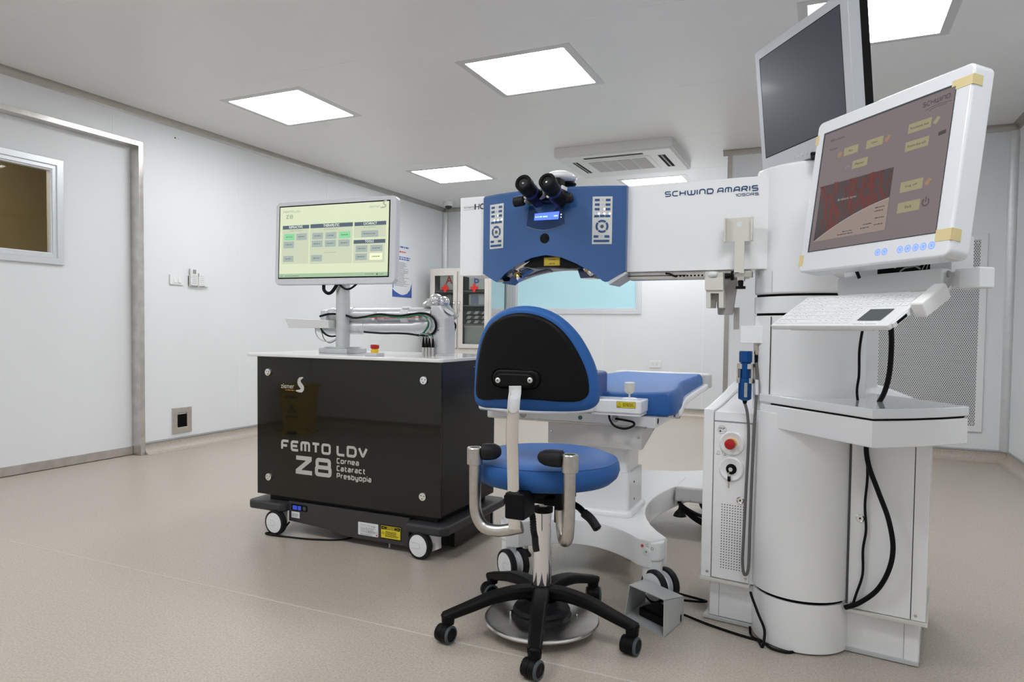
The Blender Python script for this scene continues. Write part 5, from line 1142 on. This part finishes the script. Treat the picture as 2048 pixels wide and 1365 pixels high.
    k = MB(); k.tube([(-.475, Ya+.012, 1.123), (-.462, Ya+.008, 1.121), (-.45, Ya+.008, 1.115), (-.44, Ya+.012, 1.112)], .003, 8); k.build('rail_cable', BLACK, rl)
    def pp(Y, pts): return [(at(x, y, Y).x, at(x, y, Y).z) for x, y in pts]
    Yb = 2.185; BF = frame((0, Yb, 0), (1, 0, 0), (0, 0, 1), (0, -1, 0))
    k = MB(BF); pts = pp(Yb, [(1449, 437), (1507, 434), (1506, 482), (1489, 483), (1488, 547), (1468, 548), (1469, 484), (1449, 485)]); k.prism(pts, -.004, 0, .001)
    (x0, z0), (x1, z1) = pts[7], pts[1]; k.box(x0, x0+.005, z0, pts[0][1]-.001, -.002, .020, .001); k.box(x1-.005, x1, z0+.001, z1-.001, -.002, .020, .001); k.box(x0+.02, x0+.045, pts[5][1], pts[5][1]+.004, -.05, 0)
    hb = k.build('probe_bracket', IVORY, t)
    k = MB(BF); q = pp(Yb, [(1479, 449)])[0]; k.disc(q[0], q[1], .0085, .0005, 20); k.build('round_sticker', WLABEL, hb)
    Yc = 2.195; CF = frame((0, Yc, 0), (1, 0, 0), (0, 0, 1), (0, -1, 0))
    k = MB(CF); k.prism(pp(Yc, [(1410, 557), (1446, 556), (1446, 545), (1435, 545), (1435, 543), (1411, 543)]), -.05, 0, .001); k.prism(pp(Yc, [(1410, 556), (1447, 555), (1447, 579), (1446, 581), (1411, 581), (1410, 579)]), -.045, .006, .002)
    P_ = pp(Yc, [(1412, 580), (1447, 580), (1447, 616), (1437.5, 616), (1437.5, 587), (1421, 587), (1421, 616), (1412, 616)]); k.prism(P_, -.045, 0, .001); cl = k.build('clamp_block', IVORY, t)
    k = MB(CF); k.prism(pp(Yc, [(1420.5, 586), (1438, 586), (1438, 616), (1432, 616), (1431, 602), (1429, 602), (1428, 616), (1420.5, 616)]), -.04, -.02); k.build('slot_back', mat('warm_grey', (.30, .27, .25), .5), cl)
    k = MB(); a = at(1425, 549, Yc-.006); k.ball((a.x, a.y, a.z), .010, 10, 1.4, .8, .9); k.build('round_knob', WHITE_MATTE, cl)
    def knob(p, d, nm='clamp_knob'):
        k = MB(); p = Vector(p); d = Vector(d).normalized(); k.cyl(p, p+d*.020, .0085, .0075, 16); k.cyl(p+d*.018, p+d*.026, .0145, .0145, 20); k.build(nm, BLACK, cl)
    a = at(1450, 552, Yc); knob((a.x, Yc, a.z), (1, 0, 0)); a = at(1481.5, 561, Yc); knob((a.x, Yc, a.z), (0, 0, -1))
    k = MB(); k.box(a.x-.010, a.x+.010, Yc-.005, Yc+.03, a.z-.002, 1.104, .001); k.box(a.x-.035, a.x+.032, Yc+.002, Yc+.03, 1.1035, 1.122, .002); k.build('clamp_body', SATIN, cl)
    Yd = 2.24; DF = frame((0, Yd, 0), (1, 0, 0), (0, 0, 1), (0, -1, 0)); GB = mat('beige_grey', (.40, .385, .37), .45)
    k = MB(DF); k.prism(pp(Yd, [(1446, 557), (1476, 557), (1465, 628), (1463, 630), (1437, 630), (1435, 628), (1435, 617), (1446, 617)]), -.02, 0, .002); k.prism(pp(Yd, [(1466, 615), (1477, 615), (1476, 659.5), (1465, 659.5)]), -.035, -.02, .001); k.build('hinged_plate', GB, cl)

    # ---- blue head
    def cpos(s, z, off=0):
        th = s/Rr; return Vector((xc+(Rr+off)*math.sin(th), yc-(Rr+off)*math.cos(th), z))
    def cframe(s, z, off=0):
        th = s/Rr; return frame(cpos(s, z, off), (math.cos(th), math.sin(th), 0), (0, 0, 1), (math.sin(th), -math.cos(th), 0))
    key = [(-.267, 1.134), (-.195, 1.100), (-.178, 1.112), (-.158, 1.129), (-.105, 1.157), (-.052, 1.178), (0, 1.186), (.052, 1.178), (.105, 1.156), (.150, 1.131), (.178, 1.110), (.196, 1.096), (.207, 1.094), (.266, 1.131)]
    def zl(s):
        for (a, za), (b_, zb) in zip(key, key[1:]):
            if s <= b_: return za+(zb-za)*max(0, (s-a))/(b_-a)
        return key[-1][1]
    N = 66; ss = [-.267+.533*i/N for i in range(N+1)]
    def zback(s):
        if abs(s) > .2: return 1.127
        return 1.112+.040*(1-(s/.2)**2)
    b = MB(); vs = []
    for s in ss:
        p = cpos(s, 0); vs += [cpos(s, zl(s)), cpos(s, 1.400), cpos(s, 1.408)+Vector((0, .010, 0)), Vector((p.x, 2.375, 1.408)), Vector((p.x, 2.375, zback(s)))]
    fr = [(5*i, 5*i+5, 5*i+6, 5*i+1) for i in range(N)]+[(5*i+1, 5*i+6, 5*i+7, 5*i+2) for i in range(N)]+[(5*i+2, 5*i+7, 5*i+8, 5*i+3) for i in range(N)]+[(5*i+3, 5*i+8, 5*i+9, 5*i+4) for i in range(N)]+[(0, 1, 2, 3, 4), tuple(5*N+j for j in (4, 3, 2, 1, 0))]
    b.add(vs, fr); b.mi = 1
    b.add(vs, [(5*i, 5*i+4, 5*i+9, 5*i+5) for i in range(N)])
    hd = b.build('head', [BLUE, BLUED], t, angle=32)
    # keypads
    def keypad(s0):
        F = cframe(s0, 1.2945); k = MB(F); W_, H_ = .0640, .1535
        k.rbox(-W_/2, W_/2, -H_/2, H_/2, .0015, -.004, .0012, .0005); kp = k.build('keypad', KEYPAD, hd)
        def c_(zx, zy): return ((zx-395)/470*W_, -(zy-710)/1070*H_)
        k = MB(F)
        for x0, x1, y0, y1 in [(215, 328, 228, 278), (472, 583, 230, 280), (214, 326, 330, 380), (470, 580, 333, 383), (213, 326, 434, 484), (468, 580, 435, 487), (205, 318, 590, 640), (338, 450, 588, 638), (465, 580, 590, 640), (198, 310, 1047, 1100), (455, 568, 1047, 1100), (195, 568, 1150, 1200)]:
            a, c2 = c_(x0, y1), c_(x1, y0); k.box(a[0], c2[0], a[1], c2[1], .001, .0028, .0004, 1)
        ce = c_(392, 846); r0, r1 = .0142, .0210
        for q in range(4): k.arc(ce[0], ce[1], r0, r1, 50+90*q, 130+90*q, .0024, 10)
        k.build('keypad_buttons', KEYBLUE, kp)
        k = MB(F); k.lathe([(.0056, .001), (.0056, .003), (.001, .0034)], Matrix.Translation((ce[0], ce[1], 0)), 20); k.build('stick', DGREY, kp)
        k = MB(F)
        for zx, zy in ((443, 455), (315, 560), (443, 562), (572, 562)): p = c_(zx, zy); k.disc(p[0], p[1], .0026, .0018, 10)
        k.build('indicator_leds', LEDW, kp)
        k = MB(F)
        for zx, zy in ((398, 250), (393, 355), (390, 455)): p = c_(zx, zy); k.disc(p[0], p[1], .0028, .0016, 10, r2=.0022)
        p = c_(380, 1070); k.stroke([(p[0]-.004, p[1]+.003), (p[0], p[1]-.002), (p[0]+.004, p[1]+.003)], .0007, .0016); p = c_(425, 356); k.quad(p[0], p[0]+.004, p[1]-.0004, p[1]+.0004, .0016)
        for zx in (262, 392, 520): p = c_(zx, 540); k.quad(p[0]-.0004, p[0]+.0004, p[1]-.003, p[1]+.003, .0016)
        k.build('keypad_symbols', GREYINK, kp)
    keypad(-.198); keypad(.1888)
    def onsurf(mb, pts, off):                                  # a patch that follows the curved shell
        c = (sum(p[0] for p in pts)/len(pts), sum(p[1] for p in pts)/len(pts)); vs = [cpos(p[0], p[1], off) for p in pts]+[cpos(c[0], c[1], off)]; n = len(pts)
        mb.add(vs, [(i, (i+1) % n, n) for i in range(n)])
    k = MB(); bot = [(-.070+.136*i/12, 1.284-.016*math.sin(PI*i/12)) for i in range(13)]
    ol = [(-.062, 1.352), (-.066, 1.32)]+bot+[(.064, 1.32), (.060, 1.354)]
    onsurf(k, ol, .0012); vis = k.build('display_recess', mat('recess_blue', (.010, .040, .13), .12, coat=.1, spec=.3), hd)
    k = MB(); 
    for i in range(12):
        a, b_ = bot[i], bot[i+1]; k.tube([cpos(*a, .0015), cpos(*b_, .0015)], .0011, 6, 0)
    k.build('recess_rim', mat('rim_pale', (.32, .42, .55), .15, .5), hd)
    k = MB(); q = [(-.041, 1.302), (.045, 1.3015), (.048, 1.3275), (-.039, 1.3245)]; onsurf(k, q, .0030); dsp = k.build('display', mat('blue_display', (.02, .03, .2), .2, emit=(.075, .15, .95), es=1.0), hd)
    k = MB(cframe(0, 0, .0035)); k.lines(-.036, .010, 1.3105, .0040, 0, 1, rag=.02); k.lines(.030, .044, 1.311, .0040, 0, 1, rag=.02); k.build('display_text', mat('display_text', (.1, .15, .3), .3, emit=(.32, .45, 1.0), es=1.2), dsp)
    k = MB(cframe(.054, 1.313, .002)); k.disc(0, .004, .0018, .001, 8); k.disc(0, -.005, .0014, .001, 8); k.build('tiny_led', LEDW, hd)
    k = MB(cframe(-.003, 1.241, 0)); k.lathe([(.0165, -.002), (.0165, .0012), (.0145, .0018), (.001, .0019)], None, 32); k.build('round_cap', BLACK, hd)
    # inside the arch
    k = MB(); k.M = frame((0, 2.160, 0), (1, 0, 0), (0, 0, 1), (0, -1, 0)); k.prism(pp(2.160, [(1046, 533), (1068, 516), (1090, 509), (1120, 513), (1150, 525), (1164, 536), (1140, 537), (1100, 534.5), (1065, 536)]), -.06, 0, .001); k.build('nozzle_block', BLACK, hd)
    k = MB(frame((0, 2.1592, 0), (1, 0, 0), (0, 0, 1), (0, -1, 0))); a, b_ = at(1088, 515.5, 2.1592), at(1119.5, 531.5, 2.1592); k.quad(a.x, b_.x, b_.z, a.z, 0); k.mi = 1; k.stroke([(a.x+.002, b_.z+.0015), (b_.x-.002, b_.z+.0015), (b_.x-.002, a.z-.0015), (a.x+.002, a.z-.0015)], .0006, .0003, True)
    k.text('LASER BEAM', (a.x+b_.x)/2, a.z-.0095, .0004, w=.026, h=.0032, align='C', bold=.02); k.text('APERTURE', (a.x+b_.x)/2, b_.z+.0055, .0004, w=.022, h=.0032, align='C', bold=.02); k.build('aperture_label', [mat('amber_label', (.52, .38, .03), .5), INK], hd)
    GOLD = mat('gold_brass', (.55, .36, .10), .25, 1.0)
    for (x, y), d, Yn in (((1035, 549), (.55, -.3, -.75), 2.19), ((1176, 537), (.75, -.25, -.85), 2.20)):
        p = at(x, y, Yn); d = Vector(d).normalized(); k = MB(); k.cyl(p, p+d*.016, .0125, None, 20); nz = k.build('aiming_lens_barrel', GOLD, hd)
        k = MB(); k.cyl(p+d*.0155, p+d*.026, .0120, .0105, 20); k.cyl(p-d*.02, p+d*.001, .0150, .0150, 20); k.build('lens_ring', CHROME, nz)
    k = MB(frame((0, 2.26, 0), (1, 0, 0), (0, 0, 1), (0, -1, 0))); k.prism(pp(2.26, [(1160, 540), (1192, 536), (1193, 552), (1190, 557), (1166, 558)]), -.05, .03, .003); k.build('lens_mount', BLUED, hd)
    k = MB(frame((0, 2.20, 0), (1, 0, 0), (0, 0, 1), (0, -1, 0))); k.prism(pp(2.20, [(1003, 567), (1022, 570), (1036, 558), (1060, 540), (1052, 536), (1028, 550)]), -.04, .0, .002); k.mi = 1; k.rbox(at(1006, 562, 2.2).x, at(1020, 562, 2.2).x, at(1006, 563, 2.2).z, at(1006, 554, 2.2).z, .006, -.001, .0008); k.build('lens_mount', [BLUE, BLACKG], hd)
    k = MB(); pts = [cpos(s, zl(s)-.003)+Vector((0, .03, 0)) for s in (-.13, -.10, -.07, -.055)]; k.tube(pts, .008, 10, 4); k.build('chrome_strip', CHROME, hd)
    k = MB(frame((0, 2.33, 0), (1, 0, 0), (0, 0, 1), (0, -1, 0))); k.prism(pp(2.33, [(1041, 557), (1043, 540), (1098, 536), (1099, 543)]), -.03, 0); k.build('underside_plate', mat('taupe_plate', (.38, .36, .36), .4), hd)
    e0, e1 = cpos(.210, 1.092), cpos(.266, 1.129); k = MB()
    k.add([e0, e1, e1+Vector((0, .12, 0)), e0+Vector((0, .12, 0)), e0+Vector((.004, 0, -.006)), e1+Vector((.004, 0, -.007)), e1+Vector((.006, .12, -.007)), e0+Vector((.006, .12, -.006))], [(0, 1, 2, 3), (4, 5, 6, 7), (0, 1, 5, 4), (1, 2, 6, 5), (2, 3, 7, 6), (3, 0, 4, 7)]); k.build('bottom_rim', LGREY, hd)

    # ---- binocular tube
    bk = MB(); a, b_ = at(1068, 408, 2.10), at(1128, 380, 2.10); bk.rbox(a.x, b_.x-.004, 2.09, 2.16, .012, a.z+.004, b_.z+.005, .004); c1 = at(1118, 372, 2.14); bk.box(c1.x-.012, c1.x+.014, 2.11, 2.16, c1.z-.04, c1.z+.022, .003); bino = bk.build('binocular_body', BLACK, t)
    for top, bt in ((at(1045.5, 365, 1.985), at(1078, 404, 2.115)), (at(1093.5, 361.5, 1.985), at(1121, 404, 2.115))):
        d = (bt-top).normalized(); F = axis_frame(top, d); k = MB(F); L = (bt-top).length
        k.lathe([(.0150, .004), (.0175, .0), (.0235, -.002), (.0268, .001), (.0272, .006), (.0272, .028), (.0255, .031), (.0252, .050), (.0258, .052), (.0258, L*.72), (.023, L*.78), (.0215, L)], None, 40); tb = k.build('eyepiece_tube', BLACK, t)
        k = MB(F); k.lathe([(.0160, .006), (.010, .0045), (.001, .0035)], None, 32); k.build('lens', mat('coated_lens', (.01, .03, .03), .03, coat=1.0, spec=.9), tb)
        k = MB(F); k.lathe([(.0257, .0545), (.0261, .056), (.0261, .066), (.0257, .0675)], None, 40); k.build('blue_ring', mat('deep_blue_ring', (.012, .02, .16), .3), tb)
        q = top+d*.075+Vector((-.012, -.022, -.014)); k = MB(); k.cyl(q, q+Vector((0, -.006, -.003)), .0055, .0045, 14); k.build('set_screw', CHROME, tb)
    for (x, y), s in (((1059, 402), -1), ((1108, 398), 1)):
        p = at(x, y, 2.075); k = MB(); k.ball(p, .014, 10, 1, .8, 1); k.build('pivot_cap', mat('pivot_grey', (.06, .055, .06), .4), bino)
    for (x, y), s in (((1038, 404), -1), ((1134, 398), 1)):
        p = at(x, y, 2.11); k = MB(axis_frame(p+Vector((-.019, 0, 0)), (1, 0, .08))); k.lathe([(.013, 0), (.0165, .003), (.0168, .012), (.0155, .014), (.0168, .016), (.0168, .030), (.0155, .036), (.006, .038)], None, 28); kn = k.build('focus_knob', RUBBER, bino)
        k = MB(); k.cyl(p, p+Vector((-s*.05, .01, .003)), .0055, None, 12); k.build('knob_shaft', STEEL, kn)
    k = MB(); k.M = frame((0, 2.06, 0), (1, 0, 0), (0, 0, 1), (0, -1, 0)); P_ = pp(2.06, [(1083, 373), (1090, 382), (1088, 392), (1078, 398), (1085, 390), (1084, 380)]); k.prism(P_, -.02, 0, .001); k.build('grey_blade', MGREY, bino)
    k = MB(); c1 = at(1122, 357, 2.22); k.ball((c1.x, 2.22, c1.z), .050, 16, 1.05, 1.25, .46); k.build('camera_cover', WHITE, t, angle=80)
    k = MB(); c2 = at(1138, 371, 2.24); k.ball((c2.x-.012, 2.23, c2.z+.002), .036, 12, 1.1, 1.2, .35); k.build('cover_seat', BLACK, t)
    k = MB(); c3 = at(1128, 385, 2.13); k.box(c3.x-.004, c3.x+.004, 2.11, 2.16, c3.z-.025, c3.z+.02, .003); k.build('white_hinge', WHITE_MATTE, bino)

    # ---- monitors
    def basis(yaw, tl):
        yaw, tl = math.radians(yaw), math.radians(tl); r = Vector((math.cos(yaw), math.sin(yaw), 0)); n = Vector((math.sin(yaw)*math.cos(tl), -math.cos(yaw)*math.cos(tl), math.sin(tl))); return r, n.cross(r), n
    r, u, n = basis(-49.95, 7.72); MF = frame((.0899, 1.7828, 1.2926), r, u, n)
    s = MB(MF); s.rbox(-.218, .226, -.203, .186, .016, -.052, .001, .006, 3, 6); s.rbox(-.20, .205, -.185, .168, .02, -.075, -.05, .008)
    mon = s.build('touch_monitor', mat('monitor_gloss_white', (.78, .80, .83), .18, coat=.4), t)
    S = [emis('touch_mauve', (.165, .135, .140)), emis('touch_yellow', (.27, .24, .145)), emis('touch_dark', (.055, .045, .047)), emis('touch_red', (.115, .030, .026)), emis('touch_cream', (.25, .20, .175)), emis('touch_ink', (.06, .05, .055)), emis('touch_orange', (.28, .17, .10)), emis('touch_purple', (.09, .045, .055)), emis('touch_edge', (.05, .05, .055)), emis('touch_white', (.33, .30, .30))]
    sc = MB(MF); W, H = .376, .301
    sc.mi = 8; sc.quad(-W/2-.002, W/2+.002, -H/2-.002, H/2+.002, .0014); sc.mi = 0; sc.quad(-W/2+.004, W/2, -H/2, H/2-.003, .0018)
    def btn(x, y, w, h, label=None, icon=None):
        sc.mi = 1; sc.quad(x-w/2, x+w/2, y-h/2, y+h/2, .0022)
        if label: sc.mi = 5; sc.text(label, x, y-.003, .0026, h=.006, w=min(w*.8, .0042*len(label)), align='C')
        if icon is not None: sc.mi = icon; sc.flat([(x+w/2+.004, y-.003), (x+w/2+.012, y-.009), (x+w/2+.022, y+.004), (x+w/2+.014, y+.008)], .0022)
    btn(-.085, .084, .046, .020, 'New'); btn(-.012, .084, .050, .020, 'Open', 6); btn(-.050, .045, .048, .020, 'Planner'); btn(.111, .088, .058, .021, 'Functional test', 1); btn(.110, .049, .060, .021, 'Patient data edit'); btn(.111, -.040, .058, .023, 'Log off', 6); btn(.111, -.085, .058, .023, 'Exit')
    sc.mi = 2; sc.flat([(.150+.012, .052), (.168+.012, .054), (.168+.012, .062), (.150+.012, .060)], .0022); sc.mi = 6; sc.disc(-.121, .082, .008, .0022, 10); sc.mi = 4; sc.stroke([(-.096, .041), (-.088, .048), (-.080, .041)], .002, .0022)
    sc.mi = 7; sc.arc(.154, -.083, .0065, .0092, 125, 415, .0024, 18); sc.quad(.1528, .1552, -.083, -.0715, .0024)
    sc.mi = 5; sc.text('Main menu', -.160, .122, .0024, w=.046, h=.007); sc.text('Treatment', -.160, .100, .0024, w=.026, h=.005); sc.glyphs('SCHWIND', .112, .126, .0024, .010, .0088, .0016, .0016, r=.3)
    for q in (0, 1): sc.stroke([(p.x, p.y) for p in spline([(.120+q*.01, .117-q*.004, 0), (.145, .1215-q*.004, 0), (.168, .121-q*.004, 0), (.184-q*.012, .1195-q*.004, 0)], 5)], .0009, .0024)
    sc.mi = 2; sc.quad(-.172, .056, -.128, .012, .0022); sc.mi = 3
    rng = random.Random(3)
    for i in range(52):
        x0, y0 = -.168+rng.random()*.21, -.115+rng.random()*.115; pts = [(x0, y0)]
        for j in range(4): pts.append((max(-.170, min(.05, pts[-1][0]+rng.uniform(-.012, .012))), min(.009, pts[-1][1]+rng.uniform(-.004, .026))))
        sc.stroke(pts, .002+rng.random()*.008, .00225+i*.000006)
    sc.mi = 4
    cv_ = [(p.x, p.y) for p in spline([(-.172, -.128, 0), (-.12, -.104, 0), (-.06, -.082, 0), (.0, -.066, 0), (.056, -.056, 0)], 5)]
    sc.flat(cv_+[(.056, -.128)], .0026); sc.mi = 9; sc.stroke(cv_, .0016, .0028); sc.text('Brilliant eyes', -.105, -.038, .0028, w=.060, h=.007); sc.mi = 5
    for x, y, w_ in ((.018, -.074, .030), (.018, -.082, .028), (-.012, -.108, .026), (.022, -.098, .026), (.022, -.113, .028), (-.018, -.116, .026), (-.075, -.116, .035), (-.09, -.122, .05)): sc.lines(x, x+w_, y, .0022, .0028, 1, rag=.1)
    sc.build('screen', S, mon)
    for i, x in enumerate((.043, .062, .104, .124, .144, .163, .183)):
        k = MB(MF @ Matrix.Translation((x, -.1765, .001))); k.disc(0, 0, .0078, .0004, 20, r2=.0066); k.disc(0, .0, .0026, .0006, 14, r2=.0012); k.mi = 1; k.disc(0, 0, .0064, .0002, 18); k.build('touch_key', [LEDB, mat('key_white', (.45, .56, .76), .3, emit=(.3, .45, 1), es=.12)], mon)
    for x, y, sx, sy, wrap in ((.195, .150, .034, .020, 1), (-.2125, .140, .012, .024, 0), (-.210, -.172, .016, .028, 0), (.204, -.158, .030, .024, 1)):
        k = MB(MF); k.box(x-sx/2, min(x+sx/2, .2268) if not wrap else .2268, y-sy/2, y+sy/2, .0005, .0016)
        if wrap: k.box(.2255, .2272, y-sy/2, y+sy/2, -.022, .0016)
        k.build('masking_tape', TAPE, mon)
    r2, u2, n2 = basis(-54.18, -5.81); M2 = frame((-.0874, 2.1619, 1.6358), r2, u2, n2)
    SILV = mat('silver_bezel', (.50, .52, .55), .35, .2)
    s = MB(M2); s.rbox(-.213, .219, -.203, .181, .008, -.034, .0015, .003); m2 = s.build('dark_monitor', SILV, t)
    s = MB(M2); s.rbox(-.19, .217, -.18, .175, .01, -.062, -.030, .006); s.build('rear_cover', BLACK, m2)
    s = MB(M2); s.quad(-.190, .190, -.153, .153, .0017); s.build('screen_border', BLACKG, m2); s = MB(M2); s.quad(-.187, .1885, -.1505, .1505, .0020); s.build('screen', mat('dark_screen', (.030, .037, .056), .30, spec=.6, coat=.1), m2)
    for i in range(5): k = MB(M2 @ Matrix.Translation((-.047+i*.0208, -.186, .0015))); k.lathe([(.0042, 0), (.004, .0012), (.001, .0016)], None, 12); k.build('monitor_button', LGREY, m2)
    k = MB(); q = M2 @ Vector((.05, -.12, -.055)); k.cyl((q.x, q.y, 1.43), (q.x, q.y, q.z), .022, None, 18); k.box(q.x-.05, q.x+.05, q.y-.05, q.y+.05, 1.432, 1.442, .004); k.build('monitor_stand', BLACK, t)

    # ---- keyboard support behind the touch monitor
    cbar = at(1774, 567, 1.860); KB = frame(cbar, r, Zv, Vector((r.y, -r.x, 0)))
    s = MB(KB); s.rbox(-.165, .150, -.024, .024, .010, -.030, .0, .005, 3); s.rbox(.152, .214, -.021, .023, .004, -.07, -.030, .003); s.box(.10, .17, -.018, .018, -.065, -.028, .003); bar = s.build('support_bar', WHITE_MATTE, t)
    k = MB(KB)
    for q in range(3): k.tube([(.150, .016-q*.004, -.016), (.160+q*.003, .010, -.012), (.162, -.006, -.010), (.148, -.020+q*.002, -.012)], .004, 8)
    k.build('cable_bundle', mat('bundle_grey', (.40, .40, .38), .5), bar)
    s = MB(KB); s.rbox(-.20, .125, .018, .10, .004, -.115, -.052, .002); hz = s.build('cable_housing', WHITE_MATTE, t)
    s = MB(KB); s.quad(-.085, .070, .022, .056, -.0515); s.build('housing_opening', BLACKG, hz)
    s = MB(KB)
    for x in (-.03, .04): s.lathe([(.006, -.0515), (.006, -.0505), (.003, -.0505)], Matrix.Translation((x, .045, 0)), 12)
    s.stroke([(.05, .03), (.065, .054)], .003, -.050); s.stroke([(.062, .03), (.07, .054)], .003, -.050); s.stroke([(-.015, .03), (.0, .038), (.03, .040), (.045, .032)], .004, -.0505); s.build('inner_wiring', MGREY, hz)
    s = MB(); s.tube([at(1709, 533, 1.868), at(1714, 545, 1.864), at(1719, 557, 1.866)], .004, 8); s.build('short_cable', BLACK, bar)
    q0 = KB @ Vector((.02, .06, -.11)); q1 = O+U*.31+V*.02
    s = MB(); s.tube([q0, (q0+Vector((q1.x, q1.y, q0.z+.01)))/2, Vector((q1.x, q1.y, q0.z+.02))], .035, 16, 4); s.build('monitor_arm', WHITE_MATTE, t)
    q2 = MF @ Vector((0, -.10, -.07)); s = MB(); s.tube([KB @ Vector((.0, .09, -.085)), (q2+KB @ Vector((.0, .12, -.085)))/2, q2], .022, 12, 4); s.build('monitor_neck', WHITE_MATTE, t)
    rk, uk, nk = basis(-43.84, 58.26); KF = frame((.034, 1.778, .993), rk, uk, nk)
    s = MB(KF); s.rbox(.171, .200, .0, .086, .005, -.026, .010, .005, 3); s.build('foam_block', mat('white_foam', (.82, .82, .82), .7), t)
    s = MB(KF); s.box(-.12, .12, -.06, .074, -.022, -.0135, .002); s.box(-.1, .1, .06, .10, -.024, -.0135, .002); s.build('keyboard_tray', WHITE_MATTE, t)
    # keyboard lying on the tray
    kt = thing('keyboard', 'white washable keyboard with grey touchpad on the tray under the touch monitor', 'keyboard', (.034, 1.778, .975))
    s = MB(KF); s.rbox(-.170, .170, -.072, .072, .006, -.013, 0, .003, 2); s.box(.169, .1735, -.062, -.008, -.012, -.002, .001); s.mi = 1; s.box(.173, .1742, -.050, -.018, -.0095, -.0035); s.build('body', [mat('keyboard_white', (.78, .79, .79), .35), BLACKG], kt)
    KW = mat('key_cap_white', (.80, .81, .81), .35); rows = 7; rng = random.Random(5); KI = mat('key_legend', (.30, .31, .33), .5)
    for rr in range(rows):
        y = .052-rr*.0178; x = -.160
        cols = 17 if rr < 3 else 12
        cw = (.320 if rr < 3 else .222)/cols
        i = 0
        while i < cols:
            wk = 4 if (rr == rows-1 and i == 3) else 1
            s = MB(KF); s.box(x+.001, x+cw*wk-.001, y-.0072, y+.0072, -.001, .0018, .0007, 1); s.mi = 1
            if rng.random() < .8: s.quad(x+cw*.3, x+cw*.3+.003+rng.random()*.003, y, y+.0022, .00195)
            s.build('key', [KW, KI], kt); x += cw*wk; i += wk
    s = MB(KF); s.quad(.078, .138, -.052, -.004, .0012); s.build('touchpad', mat('touchpad_grey', (.075, .085, .09), .4), kt)
    for x0 in (.078, .110): s = MB(KF); s.box(x0, x0+.028, -.066, -.056, -.001, .0018, .0007, 1); s.build('touchpad_button', KW, kt)

    # ---- hand-held probe in its clip
    pt = thing('handheld_probe', 'blue hand-held probe hanging in a steel clip left of the laser column', 'probe', (-.22, 2.24, .726))
    pc = O+U*.1205+V*(-.040); F = Matrix.Translation((pc.x, pc.y, 0)) @ Matrix.Rotation(a_+PI/8, 4, 'Z')
    PB = mat('anodised_blue', (.008, .075, .26), .28, .6)
    s = MB(F); s.lathe([(.0190, .730), (.0200, .736), (.0200, .795), (.0155, .797), (.0155, .842), (.0195, .845), (.0200, .875), (.0185, .879), (.001, .879)], None, 8); s.lathe([(.011, .726), (.019, .731)], None, 8); s.build('body', PB, pt, angle=20)
    G2 = FF(-.0605); s = MB(G2); s.quad(.123, .132, .738, .782, .0006); s.mi = 1; s.lines(.125, .131, .777, .0015, .0009, 9, 1.6); s.build('serial_label', [mat('grey_label', (.42, .43, .40), .5), GREYINK], pt)
    W3 = lambda x, y, v=-.045: CAMLOC+ray(x, y)*(((O+V*v-CAMLOC).dot(V))/ray(x, y).dot(V))
    s = MB(); s.cyl((pc.x, pc.y, .728), (pc.x, pc.y, .716), .0085, .005, 12)
    s.build('cable_boot', BLACK, pt)
    qq = O+U*.150+V*(-.03)
    s = MB(); s.tube([Vector((pc.x, pc.y, .718)), W3(1495, 830), W3(1497, 880), W3(1492, 980), W3(1487, 1080), W3(1485, 1125), W3(1489, 1150), W3(1497, 1135), W3(1500, 1050), W3(1504, 950, -.05), W3(1509, 850, -.05), W3(1514, 770, -.045), Vector((qq.x, qq.y, .845))], .0046, 10, 8); s.build('probe_cable', GREYC, pt)
    s = MB(); s.cyl((qq.x, qq.y, .842), (qq.x, qq.y, .870), .0048, .0062, 12); s.build('plug_boot', BLACK, pt)
    s = MB(); a, b_ = W3(1513.5, 760, -.0505), W3(1514, 790, -.0505); s.cyl(a, b_, .0056, None, 10); s.build('cable_label', WLABEL, pt)

    # ---- loose cables hanging at the front
    Wc = lambda x, y, v: CAMLOC+ray(x, y)*(((O+V*v-CAMLOC).dot(V))/ray(x, y).dot(V))
    s = MB(); s.tube([Wc(1782, 655, -.20), Wc(1783, 690, -.17), Wc(1779, 745, -.14), Wc(1768, 787, -.12), Wc(1745, 830, -.06), Wc(1733, 885, -.04), Wc(1737, 930, -.055), Wc(1757, 985, -.065), Wc(1777, 1040, -.068), Wc(1786, 1095, -.066), Wc(1778, 1140, -.06), Wc(1755, 1180, -.05), Wc(1720, 1206, -.036), Wc(1690, 1216, -.03)], .0068, 12, 8)
    tag(s.build('thick_cable', BLACK, loc=(.2, 2.2, .3)), 'thick black cable hanging in a wide bow in front of the service door', 'cable')
    s = MB(); s.tube([Wc(1726, 655, -.19), Wc(1719, 700, -.16), Wc(1718, 750, -.13), Wc(1714, 787, -.11), Wc(1722, 840, -.05), Wc(1731, 890, -.037), Wc(1735, 950, -.034), Wc(1730, 1010, -.032), Wc(1732, 1060, -.032), Wc(1726, 1100, -.032), Wc(1725, 1150, -.032), Wc(1712, 1190, -.032), Wc(1705, 1212, -.032)], .0036, 10, 8)
    tag(s.build('thin_cable', BLACK, loc=(.15, 2.2, .3)), 'thin black cable wandering straight down beside the door lock', 'cable')
laser_unit()
